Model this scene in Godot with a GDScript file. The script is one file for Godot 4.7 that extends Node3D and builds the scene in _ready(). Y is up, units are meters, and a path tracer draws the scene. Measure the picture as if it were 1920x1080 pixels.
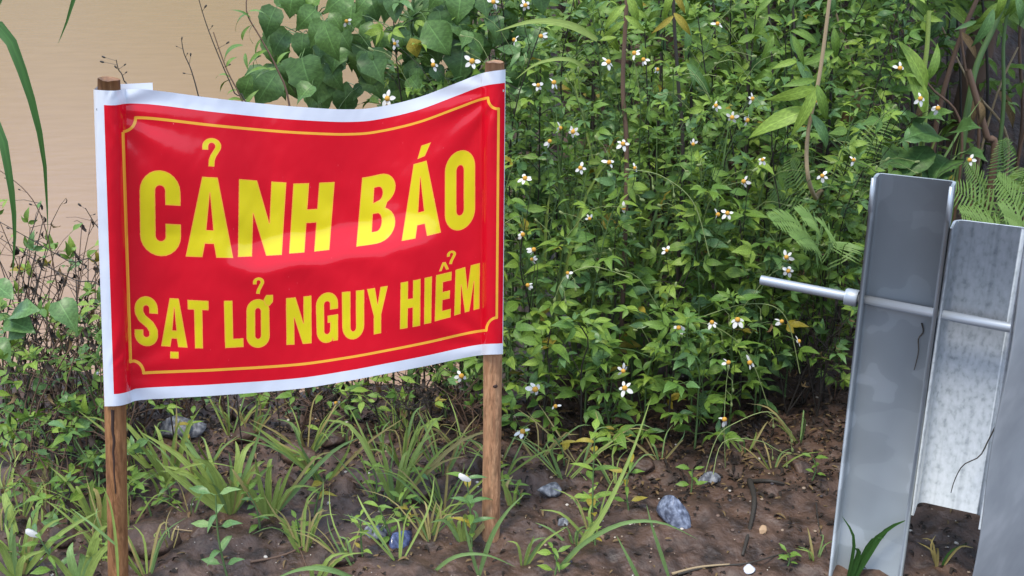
extends Node3D
# A red and yellow warning banner on two wooden stakes at the edge of a muddy river bank, a weed thicket behind it and the end of a galvanised guardrail beside it.

const CAM_H := 1.36          # camera height above the shoulder
const PITCH := 20.0          # degrees the camera looks down
const FOCAL := 2166.0        # focal length in pixels of the 1920 x 1080 photograph
const RIVER_Y := -3.0

var rng := RandomNumberGenerator.new()
var relief := FastNoiseLite.new()
var names := {}
var mats := {}
var leaf_tex: ImageTexture
var blade_tex: ImageTexture
var bidens_leaves: Array[ArrayMesh] = []
var single_leaves: Array[ArrayMesh] = []
var broad_leaves: Array[ArrayMesh] = []
var lance_leaves: Array[ArrayMesh] = []
var dead_leaves: Array[ArrayMesh] = []
var petal_mesh: ArrayMesh
var disc_mesh: ArrayMesh
var bud_mesh: ArrayMesh

func _ready() -> void:
	rng.seed = 20240911
	camera_and_light()
	make_materials()
	make_leaf_meshes()
	make_ground()
	make_river()
	make_banner()
	make_guardrail()
	make_thicket()
	make_broadleaf_shrubs()
	make_canes_and_ferns()
	make_bank_weeds()
	make_foreground()

# ---------------------------------------------------------------- camera, sky, sun
func camera_and_light() -> void:
	var cam := Camera3D.new()
	cam.name = "camera"
	cam.fov = rad_to_deg(2.0 * atan(540.0 / FOCAL))
	cam.near = 0.05
	cam.far = 900.0
	cam.position = Vector3(0, CAM_H, 0)
	cam.rotation_degrees = Vector3(-PITCH, 0, 0)
	add_child(cam)
	cam.current = true
	var sky_mat := ProceduralSkyMaterial.new()
	sky_mat.sky_top_color = Color(0.76, 0.85, 1.0)
	sky_mat.sky_horizon_color = Color(0.84, 0.90, 1.0)
	sky_mat.ground_horizon_color = Color(0.55, 0.56, 0.55)
	sky_mat.ground_bottom_color = Color(0.3, 0.28, 0.25)
	sky_mat.sky_curve = 0.2
	sky_mat.sun_angle_max = 1.0
	var sky := Sky.new()
	sky.sky_material = sky_mat
	var env := Environment.new()
	env.background_mode = Environment.BG_SKY
	env.sky = sky
	env.tonemap_mode = Environment.TONE_MAPPER_LINEAR
	env.tonemap_exposure = 2.15
	env.sdfgi_enabled = true
	env.ssao_enabled = true
	env.ssil_enabled = true
	var we := WorldEnvironment.new()
	we.name = "world_environment"
	we.environment = env
	add_child(we)
	var sun := DirectionalLight3D.new()
	sun.name = "sun"
	sun.light_energy = 0.5
	sun.light_color = Color(1.0, 0.97, 0.92)
	sun.light_angular_distance = 14.0
	sun.shadow_enabled = true
	sun.rotation_degrees = Vector3(-66, -32, 0)
	add_child(sun)

# ---------------------------------------------------------------- placing helpers
func at(px: float, py: float, d: float) -> Vector3:
	# the point d metres ahead of the camera that the photograph shows at px, py
	var v := Vector3((px - 960.0) / FOCAL, -(py - 540.0) / FOCAL, -1.0)
	v = Basis(Vector3.RIGHT, -deg_to_rad(PITCH)) * v
	return Vector3(0, CAM_H, 0) + v * (d / -v.z)

func sst(a: float, b: float, x: float) -> float:
	return smoothstep(a, b, x)

func height(x: float, z: float) -> float:
	var d := -z
	var bank := d - (2.86 + 0.06 * sin(x * 3.1) + 0.10 * relief.get_noise_2d(x * 60.0, 7.0))
	var low := 0.0
	if bank > 0.0:
		low = -minf(bank * 0.95 * sst(-0.05, 0.35, bank) , 3.9)
	var hill := 2.6 * sst(2.9, 7.5, d)
	var y := lerpf(low, hill, sst(-0.28, 0.25, x + 0.04 * (d - 3.0)))
	var rough := 1.0 if d > 0.8 else 0.3
	y += rough * (0.026 * relief.get_noise_2d(x * 120.0, d * 120.0) + 0.011 * relief.get_noise_2d(x * 420.0 + 50.0, d * 420.0) + 0.005 * absf(relief.get_noise_2d(x * 1000.0, d * 1000.0 + 90.0)) + 0.003 * relief.get_noise_2d(x * 2400.0, d * 2400.0))
	# a low crumbling step of clods under the banner
	y += 0.035 * sst(2.30, 2.42, d + 0.10 * relief.get_noise_2d(x * 200.0, 3.0)) * (1.0 - sst(0.0, 0.35, x))
	return y

func on_ground(px: float, py: float) -> Vector3:
	var d := 1.4
	while d < 9.0:
		var p := at(px, py, d)
		if p.y <= height(p.x, p.z):
			return Vector3(p.x, height(p.x, p.z), p.z)
		d += 0.006
	return at(px, py, 9.0)

func drop(p: Vector3) -> Vector3:
	return Vector3(p.x, height(p.x, p.z), p.z)

func numbered(called: String) -> String:
	var n: int = names.get(called, 0)
	names[called] = n + 1
	return called if n == 0 else "%s_%03d" % [called, n]

func tag(o: Node, label: String, category: String, group := "", kind := "") -> void:
	if label: o.set_meta("label", label)
	if category: o.set_meta("category", category)
	if group: o.set_meta("group", group)
	if kind: o.set_meta("kind", kind)

func thing(called: String, where: Vector3, label: String, category: String, group := "") -> Node3D:
	var o := Node3D.new()
	o.name = numbered(called)
	add_child(o)
	o.position = where
	tag(o, label, category, group)
	return o

func part(parent: Node, called: String, mesh: Mesh, mat: Material, xf := Transform3D()) -> MeshInstance3D:
	var o := MeshInstance3D.new()
	o.name = called if parent != self else numbered(called)
	o.mesh = mesh
	if mesh.get_surface_count():
		o.set_surface_override_material(0, mat) if mesh is ArrayMesh else o.set("material_override", mat)
	o.transform = xf
	parent.add_child(o, true)
	return o

func rf(a: float, b: float) -> float:
	return rng.randf_range(a, b)

func rdir() -> Vector3:
	return Vector3(rf(-1, 1), rf(-1, 1), rf(-1, 1)).normalized()

# ---------------------------------------------------------------- mesh helpers
func begin() -> SurfaceTool:
	var st := SurfaceTool.new()
	st.begin(Mesh.PRIMITIVE_TRIANGLES)
	return st

func finish(st: SurfaceTool) -> ArrayMesh:
	st.index()
	st.generate_normals()
	return st.commit()

func tri(st: SurfaceTool, a: Vector3, b: Vector3, c: Vector3, ua := Vector2.ZERO, ub := Vector2.ZERO, uc := Vector2.ZERO) -> void:
	st.set_uv(ua); st.add_vertex(a)
	st.set_uv(ub); st.add_vertex(b)
	st.set_uv(uc); st.add_vertex(c)

func quad(st: SurfaceTool, a: Vector3, b: Vector3, c: Vector3, d: Vector3, ua := Vector2.ZERO, ub := Vector2.ZERO, uc := Vector2.ZERO, ud := Vector2.ZERO) -> void:
	tri(st, a, b, c, ua, ub, uc)
	tri(st, a, c, d, ua, uc, ud)

func curve_points(pts: Array, n: int) -> PackedVector3Array:
	# Catmull-Rom through the points
	var out := PackedVector3Array()
	var m := pts.size()
	for i in n + 1:
		var t := float(i) / n * (m - 1)
		var k := mini(int(t), m - 2)
		var f := t - k
		var p0: Vector3 = pts[maxi(k - 1, 0)]
		var p1: Vector3 = pts[k]
		var p2: Vector3 = pts[k + 1]
		var p3: Vector3 = pts[mini(k + 2, m - 1)]
		out.append(p1.cubic_interpolate(p2, p0, p3, f))
	return out

func tube(st: SurfaceTool, pts: PackedVector3Array, r0: float, r1: float, sides := 4, cap := false) -> void:
	var n := pts.size()
	var prev: Array = []
	var up := Vector3(0.31, 0.2, 0.93)
	for i in n:
		var dir := (pts[mini(i + 1, n - 1)] - pts[maxi(i - 1, 0)]).normalized()
		if absf(dir.dot(up)) > 0.97: up = Vector3(0.9, 0.1, -0.3)
		var a := dir.cross(up).normalized()
		var b := dir.cross(a)
		var r := lerpf(r0, r1, float(i) / maxi(n - 1, 1))
		var ring: Array = []
		for k in sides + 1:
			var w := TAU * (k % sides) / sides
			ring.append(pts[i] + (a * cos(w) + b * sin(w)) * r)
		if i > 0:
			for k in sides:
				var u0 := float(k) / sides
				var u1 := float(k + 1) / sides
				quad(st, prev[k], prev[k + 1], ring[k + 1], ring[k], Vector2(u0, i - 1.0), Vector2(u1, i - 1.0), Vector2(u1, i), Vector2(u0, i))
		elif cap:
			for k in sides: tri(st, pts[i], ring[k + 1], ring[k])
		prev = ring
	if cap:
		for k in sides: tri(st, pts[n - 1], prev[k], prev[k + 1])

func width_of(profile: Array, t: float) -> float:
	var f := t * (profile.size() - 1)
	var k := mini(int(f), profile.size() - 2)
	return lerpf(profile[k], profile[k + 1], f - k)

func leaf_geo(st: SurfaceTool, xf: Transform3D, length: float, width: float, profile: Array, n: int, fold: float, droop: float, serr: float, wave := 0.0, twist := 0.0) -> void:
	# a blade that starts at the origin and runs along -z, upper side +y
	var rows: Array = []
	var p := Vector3.ZERO
	for i in n + 1:
		var t := float(i) / n
		var ang := -droop * t + 0.25 * droop
		if i > 0:
			p += Vector3(0, sin(ang), -cos(ang)) * (length / n)
		var w := width * 0.5 * width_of(profile, t)
		if serr > 0.0 and i % 2 == 1 and i < n - 1: w *= 1.0 - serr
		var wv := sin(t * 9.0 + twist * 3.0) * wave * w
		var b := Basis(Vector3(0, 0, -1), twist * t)
		rows.append([xf * (p + b * Vector3(-w, w * fold + wv, 0.02 * length)), xf * p, xf * (p + b * Vector3(w, w * fold - wv, 0.02 * length)), t])
	for i in n:
		var a: Array = rows[i]
		var c: Array = rows[i + 1]
		quad(st, a[0], a[1], c[1], c[0], Vector2(0, a[3]), Vector2(0.5, a[3]), Vector2(0.5, c[3]), Vector2(0, c[3]))
		quad(st, a[1], a[2], c[2], c[1], Vector2(0.5, a[3]), Vector2(1, a[3]), Vector2(1, c[3]), Vector2(0.5, c[3]))

func frame(origin: Vector3, dir: Vector3, up: Vector3, s := 1.0) -> Transform3D:
	# -z runs along dir, y is as near to up as it can be
	var z := -dir.normalized()
	var x := up.cross(z)
	if x.length() < 0.01: x = Vector3(1, 0, 0.2).cross(z)
	x = x.normalized()
	var y := z.cross(x).normalized()
	return Transform3D(Basis(x * s, y * s, z * s), origin)

func extrude(st: SurfaceTool, poly: PackedVector2Array, y0: float, y1: float, o: Vector3, ax: Vector3, az: Vector3) -> void:
	# a profile in the plane of ax and az raised from y0 to y1
	var tris := Geometry2D.triangulate_polygon(poly)
	var low := func(i: int, y: float) -> Vector3: return o + ax * poly[i].x + az * poly[i].y + Vector3.UP * y
	for k in range(0, tris.size(), 3):
		tri(st, low.call(tris[k], y1), low.call(tris[k + 1], y1), low.call(tris[k + 2], y1))
		tri(st, low.call(tris[k], y0), low.call(tris[k + 2], y0), low.call(tris[k + 1], y0))
	for i in poly.size():
		var j := (i + 1) % poly.size()
		var l := poly[i].distance_to(poly[j])
		quad(st, low.call(i, y0), low.call(j, y0), low.call(j, y1), low.call(i, y1), Vector2(0, y0), Vector2(l, y0), Vector2(l, y1), Vector2(0, y1))

# ---------------------------------------------------------------- materials
func lin(r: float, g: float, b: float) -> Color:
	return Color(r, g, b).linear_to_srgb()

func noise_tex(freq: float, ramp: Array, size := 512, kind := FastNoiseLite.TYPE_SIMPLEX_SMOOTH, octaves := 5, sd := 1) -> NoiseTexture2D:
	var n := FastNoiseLite.new()
	n.noise_type = kind
	n.frequency = freq
	n.fractal_octaves = octaves
	n.seed = sd
	var t := NoiseTexture2D.new()
	t.width = size
	t.height = size
	t.seamless = true
	t.noise = n
	var g := Gradient.new()
	g.offsets = PackedFloat32Array(ramp.map(func(e): return e[0]))
	g.colors = PackedColorArray(ramp.map(func(e): return e[1]))
	t.color_ramp = g
	return t

func normal_tex(freq: float, strength: float, size := 512, kind := FastNoiseLite.TYPE_SIMPLEX_SMOOTH, sd := 3) -> NoiseTexture2D:
	var n := FastNoiseLite.new()
	n.noise_type = kind
	n.frequency = freq
	n.fractal_octaves = 5
	n.seed = sd
	var t := NoiseTexture2D.new()
	t.width = size
	t.height = size
	t.seamless = true
	t.noise = n
	t.as_normal_map = true
	t.bump_strength = strength
	return t

func mat(called: String, c: Color, rough: float, metal := 0.0) -> StandardMaterial3D:
	var m := StandardMaterial3D.new()
	m.resource_name = called
	m.albedo_color = c
	m.roughness = rough
	m.metallic = metal
	m.cull_mode = BaseMaterial3D.CULL_DISABLED
	mats[called] = m
	return m

func foliage(called: String, c: Color, tex: Texture2D, back: float, rough := 0.48) -> StandardMaterial3D:
	var m := mat(called, c, rough)
	m.albedo_texture = tex
	m.backlight_enabled = true
	m.backlight = Color(back, back, back * 0.55)
	m.metallic_specular = 0.36
	return m

func make_materials() -> void:
	relief.noise_type = FastNoiseLite.TYPE_SIMPLEX_SMOOTH
	relief.frequency = 0.03
	relief.fractal_octaves = 3
	relief.seed = 11
	# leaf print: pale midrib and side veins on a mottled blade
	var im := Image.create(96, 192, false, Image.FORMAT_RGB8)
	var nz := FastNoiseLite.new()
	nz.frequency = 0.05
	nz.seed = 5
	for y in 192:
		for x in 96:
			var u := absf(x - 47.5) / 48.0
			var t := y / 192.0
			var v := 0.80 + 0.16 * nz.get_noise_2d(x, y)
			var vein := fposmod(t * 9.0 - u * 1.9, 1.0)
			if vein < 0.10: v += 0.10
			elif vein < 0.22: v -= 0.05
			if u < 0.045: v += 0.20
			im.set_pixel(x, y, Color(v, v, v * 0.93))
	leaf_tex = ImageTexture.create_from_image(im)
	var ib := Image.create(64, 128, false, Image.FORMAT_RGB8)
	for y in 128:
		for x in 64:
			var v := 0.84 + 0.10 * nz.get_noise_2d(x * 9.0, y * 0.6) + 0.10 * nz.get_noise_2d(x, y * 1.5 + 300.0)
			if absi(x - 32) < 2: v += 0.14
			ib.set_pixel(x, y, Color(v, v, v * 0.92))
	blade_tex = ImageTexture.create_from_image(ib)

	foliage("leaf_mid", lin(0.185, 0.315, 0.055), leaf_tex, 0.42)
	foliage("leaf_old", lin(0.135, 0.260, 0.055), leaf_tex, 0.34)
	foliage("leaf_cool", lin(0.150, 0.285, 0.100), leaf_tex, 0.34, 0.36)
	foliage("leaf_fresh", lin(0.310, 0.460, 0.080), leaf_tex, 0.55)
	foliage("leaf_yellow", lin(0.42, 0.34, 0.05), leaf_tex, 0.5)
	foliage("leaf_dead", lin(0.038, 0.026, 0.020), leaf_tex, 0.1, 0.7)
	foliage("leaf_straw", lin(0.26, 0.17, 0.085), leaf_tex, 0.35, 0.65)
	foliage("broad_leaf", lin(0.095, 0.190, 0.060), leaf_tex, 0.28, 0.38)
	foliage("broad_leaf_light", lin(0.130, 0.250, 0.070), leaf_tex, 0.4, 0.38)
	foliage("broad_leaf_backlit", lin(0.19, 0.36, 0.07), leaf_tex, 0.7, 0.42)  # brighter copy of the leaf colour, painted to look lit from behind
	foliage("blade_green", lin(0.35, 0.46, 0.13), blade_tex, 0.5)
	foliage("blade_cool", lin(0.25, 0.39, 0.15), blade_tex, 0.45)
	foliage("blade_reed", lin(0.055, 0.150, 0.035), blade_tex, 0.4)
	foliage("blade_straw", lin(0.46, 0.38, 0.17), blade_tex, 0.4, 0.6)
	foliage("fern_green", lin(0.200, 0.340, 0.085), leaf_tex, 0.5)
	mat("stem_green", lin(0.10, 0.17, 0.05), 0.55)
	mat("stem_dark", lin(0.035, 0.028, 0.020), 0.7)
	mat("stem_brown", lin(0.13, 0.075, 0.045), 0.75)
	mat("stem_straw", lin(0.33, 0.24, 0.13), 0.7)
	mat("pedicel", lin(0.22, 0.27, 0.09), 0.6)
	var pt := mat("petal", lin(0.62, 0.60, 0.54), 0.65)
	pt.backlight_enabled = true
	pt.backlight = Color(0.4, 0.4, 0.38)
	mat("flower_disc", lin(0.52, 0.27, 0.03), 0.8)

	var soil := mat("soil", Color.WHITE, 0.82)
	soil.albedo_texture = noise_tex(0.010, [[0.0, lin(0.014, 0.009, 0.006)], [0.30, lin(0.032, 0.018, 0.011)], [0.48, lin(0.064, 0.036, 0.023)], [0.62, lin(0.086, 0.048, 0.030)], [0.80, lin(0.108, 0.061, 0.039)], [1.0, lin(0.17, 0.11, 0.072)]], 1024, FastNoiseLite.TYPE_SIMPLEX_SMOOTH, 7, 4)
	soil.uv1_triplanar = true
	soil.uv1_world_triplanar = true
	soil.uv1_scale = Vector3.ONE * 1.25
	soil.normal_enabled = true
	soil.normal_texture = normal_tex(0.03, 9.0, 1024)
	soil.normal_scale = 0.8
	soil.roughness_texture = noise_tex(0.02, [[0.0, Color(0.45, 0.45, 0.45)], [1.0, Color(1, 1, 1)]], 512, FastNoiseLite.TYPE_SIMPLEX_SMOOTH, 4, 8)

	var water := mat("muddy_water", lin(0.415, 0.232, 0.098), 0.26)
	water.albedo_texture = noise_tex(0.006, [[0.0, Color(0.84, 0.83, 0.82)], [1.0, Color(0.88, 0.88, 0.88)]], 1024, FastNoiseLite.TYPE_SIMPLEX_SMOOTH, 5, 21)
	water.uv1_triplanar = true
	water.uv1_world_triplanar = true
	water.uv1_scale = Vector3(0.10, 0.14, 0.26)
	water.normal_enabled = true
	water.normal_texture = normal_tex(0.014, 5.0, 1024, FastNoiseLite.TYPE_SIMPLEX_SMOOTH, 33)
	water.normal_scale = 0.13
	water.metallic_specular = 0.4

	var wood := mat("stake_wood", Color.WHITE, 0.72)
	wood.albedo_texture = noise_tex(0.02, [[0.0, lin(0.12, 0.046, 0.015)], [0.4, lin(0.22, 0.092, 0.030)], [0.65, lin(0.29, 0.13, 0.044)], [1.0, lin(0.36, 0.18, 0.07)]], 512, FastNoiseLite.TYPE_SIMPLEX_SMOOTH, 5, 15)
	wood.uv1_triplanar = true
	wood.uv1_scale = Vector3(9.0, 0.7, 9.0)
	wood.normal_enabled = true
	wood.normal_texture = normal_tex(0.03, 5.0, 512, FastNoiseLite.TYPE_SIMPLEX_SMOOTH, 16)
	var wood2 := wood.duplicate() as StandardMaterial3D
	wood2.resource_name = "stake_wood_pale"
	wood2.albedo_texture = noise_tex(0.02, [[0.0, lin(0.24, 0.105, 0.046)], [0.4, lin(0.36, 0.175, 0.080)], [0.7, lin(0.42, 0.22, 0.105)], [1.0, lin(0.50, 0.29, 0.15)]], 512, FastNoiseLite.TYPE_SIMPLEX_SMOOTH, 5, 25)
	mats["stake_wood_pale"] = wood2
	mat("wood_stain", lin(0.035, 0.016, 0.010), 0.75)

	var galv := mat("galvanised_dull", Color.WHITE, 0.62, 0.2)
	galv.albedo_texture = noise_tex(0.012, [[0.0, lin(0.25, 0.275, 0.285)], [0.50, lin(0.285, 0.315, 0.325)], [0.665, lin(0.31, 0.34, 0.35)], [0.675, lin(0.39, 0.425, 0.44)], [1.0, lin(0.42, 0.455, 0.47)]], 512, FastNoiseLite.TYPE_SIMPLEX_SMOOTH, 3, 41)
	galv.uv1_triplanar = true
	galv.uv1_scale = Vector3(1.1, 0.9, 1.1)
	galv.roughness_texture = noise_tex(0.03, [[0.0, Color(0.7, 0.7, 0.7)], [1.0, Color(1, 1, 1)]], 256)
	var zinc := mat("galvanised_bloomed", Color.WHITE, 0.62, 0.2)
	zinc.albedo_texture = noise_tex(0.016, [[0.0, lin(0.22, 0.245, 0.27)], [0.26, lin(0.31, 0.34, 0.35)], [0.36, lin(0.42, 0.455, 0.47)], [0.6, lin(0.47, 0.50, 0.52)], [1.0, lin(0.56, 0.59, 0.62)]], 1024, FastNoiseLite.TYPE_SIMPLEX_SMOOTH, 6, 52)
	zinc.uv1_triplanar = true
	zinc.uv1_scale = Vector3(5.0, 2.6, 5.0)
	var plate := mat("galvanised_rail", Color.WHITE, 0.4, 0.45)
	plate.albedo_texture = noise_tex(0.008, [[0.0, lin(0.28, 0.31, 0.33)], [0.6, lin(0.34, 0.37, 0.39)], [1.0, lin(0.43, 0.46, 0.48)]], 512, FastNoiseLite.TYPE_SIMPLEX_SMOOTH, 4, 61)
	plate.uv1_triplanar = true
	plate.uv1_scale = Vector3.ONE * 2.0
	mat("galvanised_bolt", lin(0.36, 0.39, 0.42), 0.5, 0.45)

	var r1 := mat("rock_blue", Color.WHITE, 0.5)
	r1.albedo_texture = noise_tex(0.03, [[0.0, lin(0.03, 0.035, 0.05)], [0.45, lin(0.10, 0.115, 0.16)], [0.7, lin(0.24, 0.27, 0.34)], [1.0, lin(0.45, 0.48, 0.55)]], 256, FastNoiseLite.TYPE_SIMPLEX_SMOOTH, 5, 71)
	r1.uv1_triplanar = true
	r1.uv1_scale = Vector3.ONE * 9.0
	var r2 := r1.duplicate() as StandardMaterial3D
	r2.resource_name = "rock_wet"
	r2.albedo_color = Color(0.62, 0.66, 0.82)
	r2.roughness = 0.22
	mats["rock_wet"] = r2
	var r3 := r1.duplicate() as StandardMaterial3D
	r3.resource_name = "rock_grey"
	r3.albedo_color = Color(1.0, 0.96, 0.88)
	r3.roughness = 0.7
	mats["rock_grey"] = r3
	mat("pebble_ochre", lin(0.42, 0.27, 0.15), 0.6)
	mat("pebble_white", lin(0.62, 0.63, 0.66), 0.5)

func m(called: String) -> StandardMaterial3D:
	return mats[called]

# ---------------------------------------------------------------- shared leaf and flower meshes
const OVATE := [0.05, 0.48, 0.84, 1.0, 0.96, 0.80, 0.54, 0.26, 0.0]
const HEART := [0.46, 0.90, 0.98, 0.84, 0.96, 0.82, 0.54, 0.34, 0.18, 0.06, 0.0]
const LANCE := [0.10, 0.62, 0.92, 1.0, 0.94, 0.80, 0.58, 0.30, 0.0]
const BLADE := [0.5, 0.8, 1.0, 0.95, 0.82, 0.64, 0.44, 0.22, 0.0]

func make_leaf_meshes() -> void:
	for i in 12:   # three leaflets on a stalk
		var st := begin()
		var stalk := rf(0.014, 0.026)
		var mid := Vector3(0, 0.002, -stalk)
		tube(st, PackedVector3Array([Vector3.ZERO, mid * 0.5 + Vector3(0, 0.002, 0), mid]), 0.0009, 0.0006, 3)
		var l := rf(0.040, 0.052)
		leaf_geo(st, Transform3D(Basis(Vector3.RIGHT, rf(-0.1, 0.15)), mid), l, l * rf(0.36, 0.48), OVATE, 9, rf(0.1, 0.5), rf(0.3, 1.3), 0.10, 0.10, rf(-0.6, 0.6))
		for s in [-1.0, 1.0]:
			var b := Basis(Vector3.UP, s * rf(0.85, 1.2)) * Basis(Vector3.RIGHT, rf(-0.25, 0.15)) * Basis(Vector3.FORWARD, rf(-0.35, 0.35))
			leaf_geo(st, Transform3D(b, mid * rf(0.7, 0.95)), l * rf(0.62, 0.9), l * rf(0.26, 0.38), OVATE, 7, rf(0.1, 0.5), rf(0.3, 1.3), 0.10, 0.10, rf(-0.6, 0.6))
		bidens_leaves.append(finish(st))
	for i in 8:   # single toothed leaf
		var st := begin()
		var l := rf(0.045, 0.062)
		tube(st, PackedVector3Array([Vector3.ZERO, Vector3(0, 0.001, -0.012)]), 0.0008, 0.0006, 3)
		leaf_geo(st, Transform3D(Basis(), Vector3(0, 0.001, -0.012)), l, l * rf(0.34, 0.52), OVATE, 9, rf(0.1, 0.5), rf(0.2, 1.4), 0.10, 0.12, rf(-0.7, 0.7))
		single_leaves.append(finish(st))
	for i in 9:   # broad leaf, unit length, lobed or plain
		var st := begin()
		leaf_geo(st, Transform3D(), 1.0, rf(0.62, 0.90), [HEART, OVATE, [0.5, 0.92, 1.0, 0.97, 0.88, 0.70, 0.48, 0.26, 0.10, 0.0]][i % 3], 14, rf(0.06, 0.34), rf(0.4, 1.5), 0.06, 0.14, rf(-0.5, 0.5))
		broad_leaves.append(finish(st))
	for i in 5:   # lance-shaped leaf, unit length
		var st := begin()
		leaf_geo(st, Transform3D(), 1.0, rf(0.20, 0.28), LANCE, 10, rf(0.15, 0.45), rf(0.6, 1.7), 0.0, 0.05, rf(-0.5, 0.5))
		lance_leaves.append(finish(st))
	for i in 4:   # shrivelled leaf, unit length
		var st := begin()
		leaf_geo(st, Transform3D(), 1.0, rf(0.28, 0.45), OVATE, 7, rf(0.6, 1.2), rf(1.2, 2.6), 0.25, 0.3, rf(-1.6, 1.6))
		dead_leaves.append(finish(st))
	var sp := begin()
	leaf_geo(sp, Transform3D(), 0.0125, 0.0074, [0.25, 0.6, 0.9, 1.0, 0.95, 0.7, 0.25], 6, 0.12, 0.35, 0.0)
	petal_mesh = finish(sp)
	var dome := SphereMesh.new()
	dome.radius = 0.0054
	dome.height = 0.011
	dome.radial_segments = 8
	dome.rings = 4
	var sd := begin()
	sd.append_from(dome, 0, Transform3D(Basis(), Vector3(0, 0.0012, 0)))
	disc_mesh = sd.commit()
	var sb := begin()
	for k in 3:
		var ring: Array = [[0.0018, -0.004], [0.0036, 0.002], [0.0028, 0.007], [0.0, 0.0085]]
		var a0 := TAU * k / 3.0
		var a1 := TAU * (k + 1) / 3.0
		for j in 3:
			var p: Array = ring[j]
			var q: Array = ring[j + 1]
			quad(sb, Vector3(cos(a0) * p[0], p[1], sin(a0) * p[0]), Vector3(cos(a1) * p[0], p[1], sin(a1) * p[0]), Vector3(cos(a1) * q[0], q[1], sin(a1) * q[0]), Vector3(cos(a0) * q[0], q[1], sin(a0) * q[0]))
	bud_mesh = finish(sb)

# ---------------------------------------------------------------- ground and river
func spaced(marks: Array) -> PackedFloat32Array:
	# marks: [from, to, step] runs laid end to end
	var out := PackedFloat32Array()
	for r in marks:
		var n := int(round((r[1] - r[0]) / r[2]))
		for i in n:
			out.append(lerpf(r[0], r[1], float(i) / n))
	out.append(marks[-1][1])
	return out

func make_ground() -> void:
	var xs := spaced([[-220.0, -20.0, 20.0], [-20.0, -4.0, 1.0], [-4.0, -1.2, 0.1], [-1.2, 1.3, 0.011], [1.3, 4.0, 0.1], [4.0, 20.0, 1.0], [20.0, 220.0, 20.0]])
	var ds := spaced([[-220.0, -10.0, 21.0], [-10.0, 1.4, 0.6], [1.4, 3.2, 0.011], [3.2, 5.0, 0.05], [5.0, 9.0, 0.2], [9.0, 30.0, 3.0], [30.0, 330.0, 30.0]])
	var verts := PackedVector3Array()
	var idx := PackedInt32Array()
	var w := xs.size()
	for d in ds:
		for x in xs:
			verts.append(Vector3(x, height(x, -d), -d))
	var normals := PackedVector3Array()
	normals.resize(verts.size())
	for j in ds.size():
		for i in w:
			var a := verts[j * w + maxi(i - 1, 0)]
			var b := verts[j * w + mini(i + 1, w - 1)]
			var c := verts[maxi(j - 1, 0) * w + i]
			var e := verts[mini(j + 1, ds.size() - 1) * w + i]
			normals[j * w + i] = (b - a).cross(e - c).normalized()
			if i < w - 1 and j < ds.size() - 1:
				var k := j * w + i
				idx.append_array(PackedInt32Array([k, k + w, k + 1, k + 1, k + w, k + w + 1]))
	var arr := []
	arr.resize(Mesh.ARRAY_MAX)
	arr[Mesh.ARRAY_VERTEX] = verts
	arr[Mesh.ARRAY_NORMAL] = normals
	arr[Mesh.ARRAY_INDEX] = idx
	var mesh := ArrayMesh.new()
	mesh.add_surface_from_arrays(Mesh.PRIMITIVE_TRIANGLES, arr)
	var g := part(self, "ground", mesh, m("soil"))
	tag(g, "bare wet reddish brown soil of the river bank", "ground", "", "structure")

func make_river() -> void:
	var p := PlaneMesh.new()
	p.size = Vector2(700, 700)
	var st := begin()
	st.append_from(p, 0, Transform3D())
	var r := part(self, "river", st.commit(), m("muddy_water"), Transform3D(Basis(), Vector3(-60, RIVER_Y, -200)))
	tag(r, "wide muddy brown river flowing below the bank", "river", "", "structure")
	# the wooded hills across the river, above the picture; the water mirrors them
	var xs := spaced([[-420.0, 420.0, 7.0]])
	var ds := spaced([[86.0, 300.0, 7.0]])
	var st2 := begin()
	var hy := func(x: float, d: float) -> Vector3: return Vector3(x, -4.0 + 62.0 * sst(88.0, 250.0, d) * (1.0 + 0.35 * relief.get_noise_2d(x * 0.5, d * 0.5)) + 4.0 * sst(88.0, 110.0, d) * (1.0 + relief.get_noise_2d(x * 4.0, d * 4.0)), -d)
	for j in ds.size() - 1:
		for i in xs.size() - 1:
			quad(st2, hy.call(xs[i], ds[j]), hy.call(xs[i], ds[j + 1]), hy.call(xs[i + 1], ds[j + 1]), hy.call(xs[i + 1], ds[j]))
	var hm := mat("far_woods", Color.WHITE, 0.9)
	hm.albedo_texture = noise_tex(0.02, [[0.0, lin(0.03, 0.05, 0.02)], [0.5, lin(0.06, 0.10, 0.035)], [1.0, lin(0.11, 0.16, 0.05)]], 512, FastNoiseLite.TYPE_CELLULAR, 4, 88)
	hm.uv1_triplanar = true
	hm.uv1_world_triplanar = true
	hm.uv1_scale = Vector3.ONE * 0.02
	var far := part(self, "hills", finish(st2), hm)
	tag(far, "wooded hills on the far side of the muddy river", "hills", "", "structure")

# ---------------------------------------------------------------- the banner
const TOP_EDGE := [[175, 168], [212, 170], [240, 167], [285, 169], [400, 184], [520, 197], [600, 203], [650, 205], [700, 202], [780, 184], [860, 154], [905, 137], [948, 130]]
const LOW_EDGE := [[196, 762], [222, 761], [240, 757], [256, 751], [330, 746], [400, 742], [560, 729], [654, 714], [717, 702], [800, 686], [893, 667], [943, 664]]
const D_LEFT := 1.94
const D_RIGHT := 2.165
const TEX_W := 2048
const TEX_H := 1500

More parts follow.
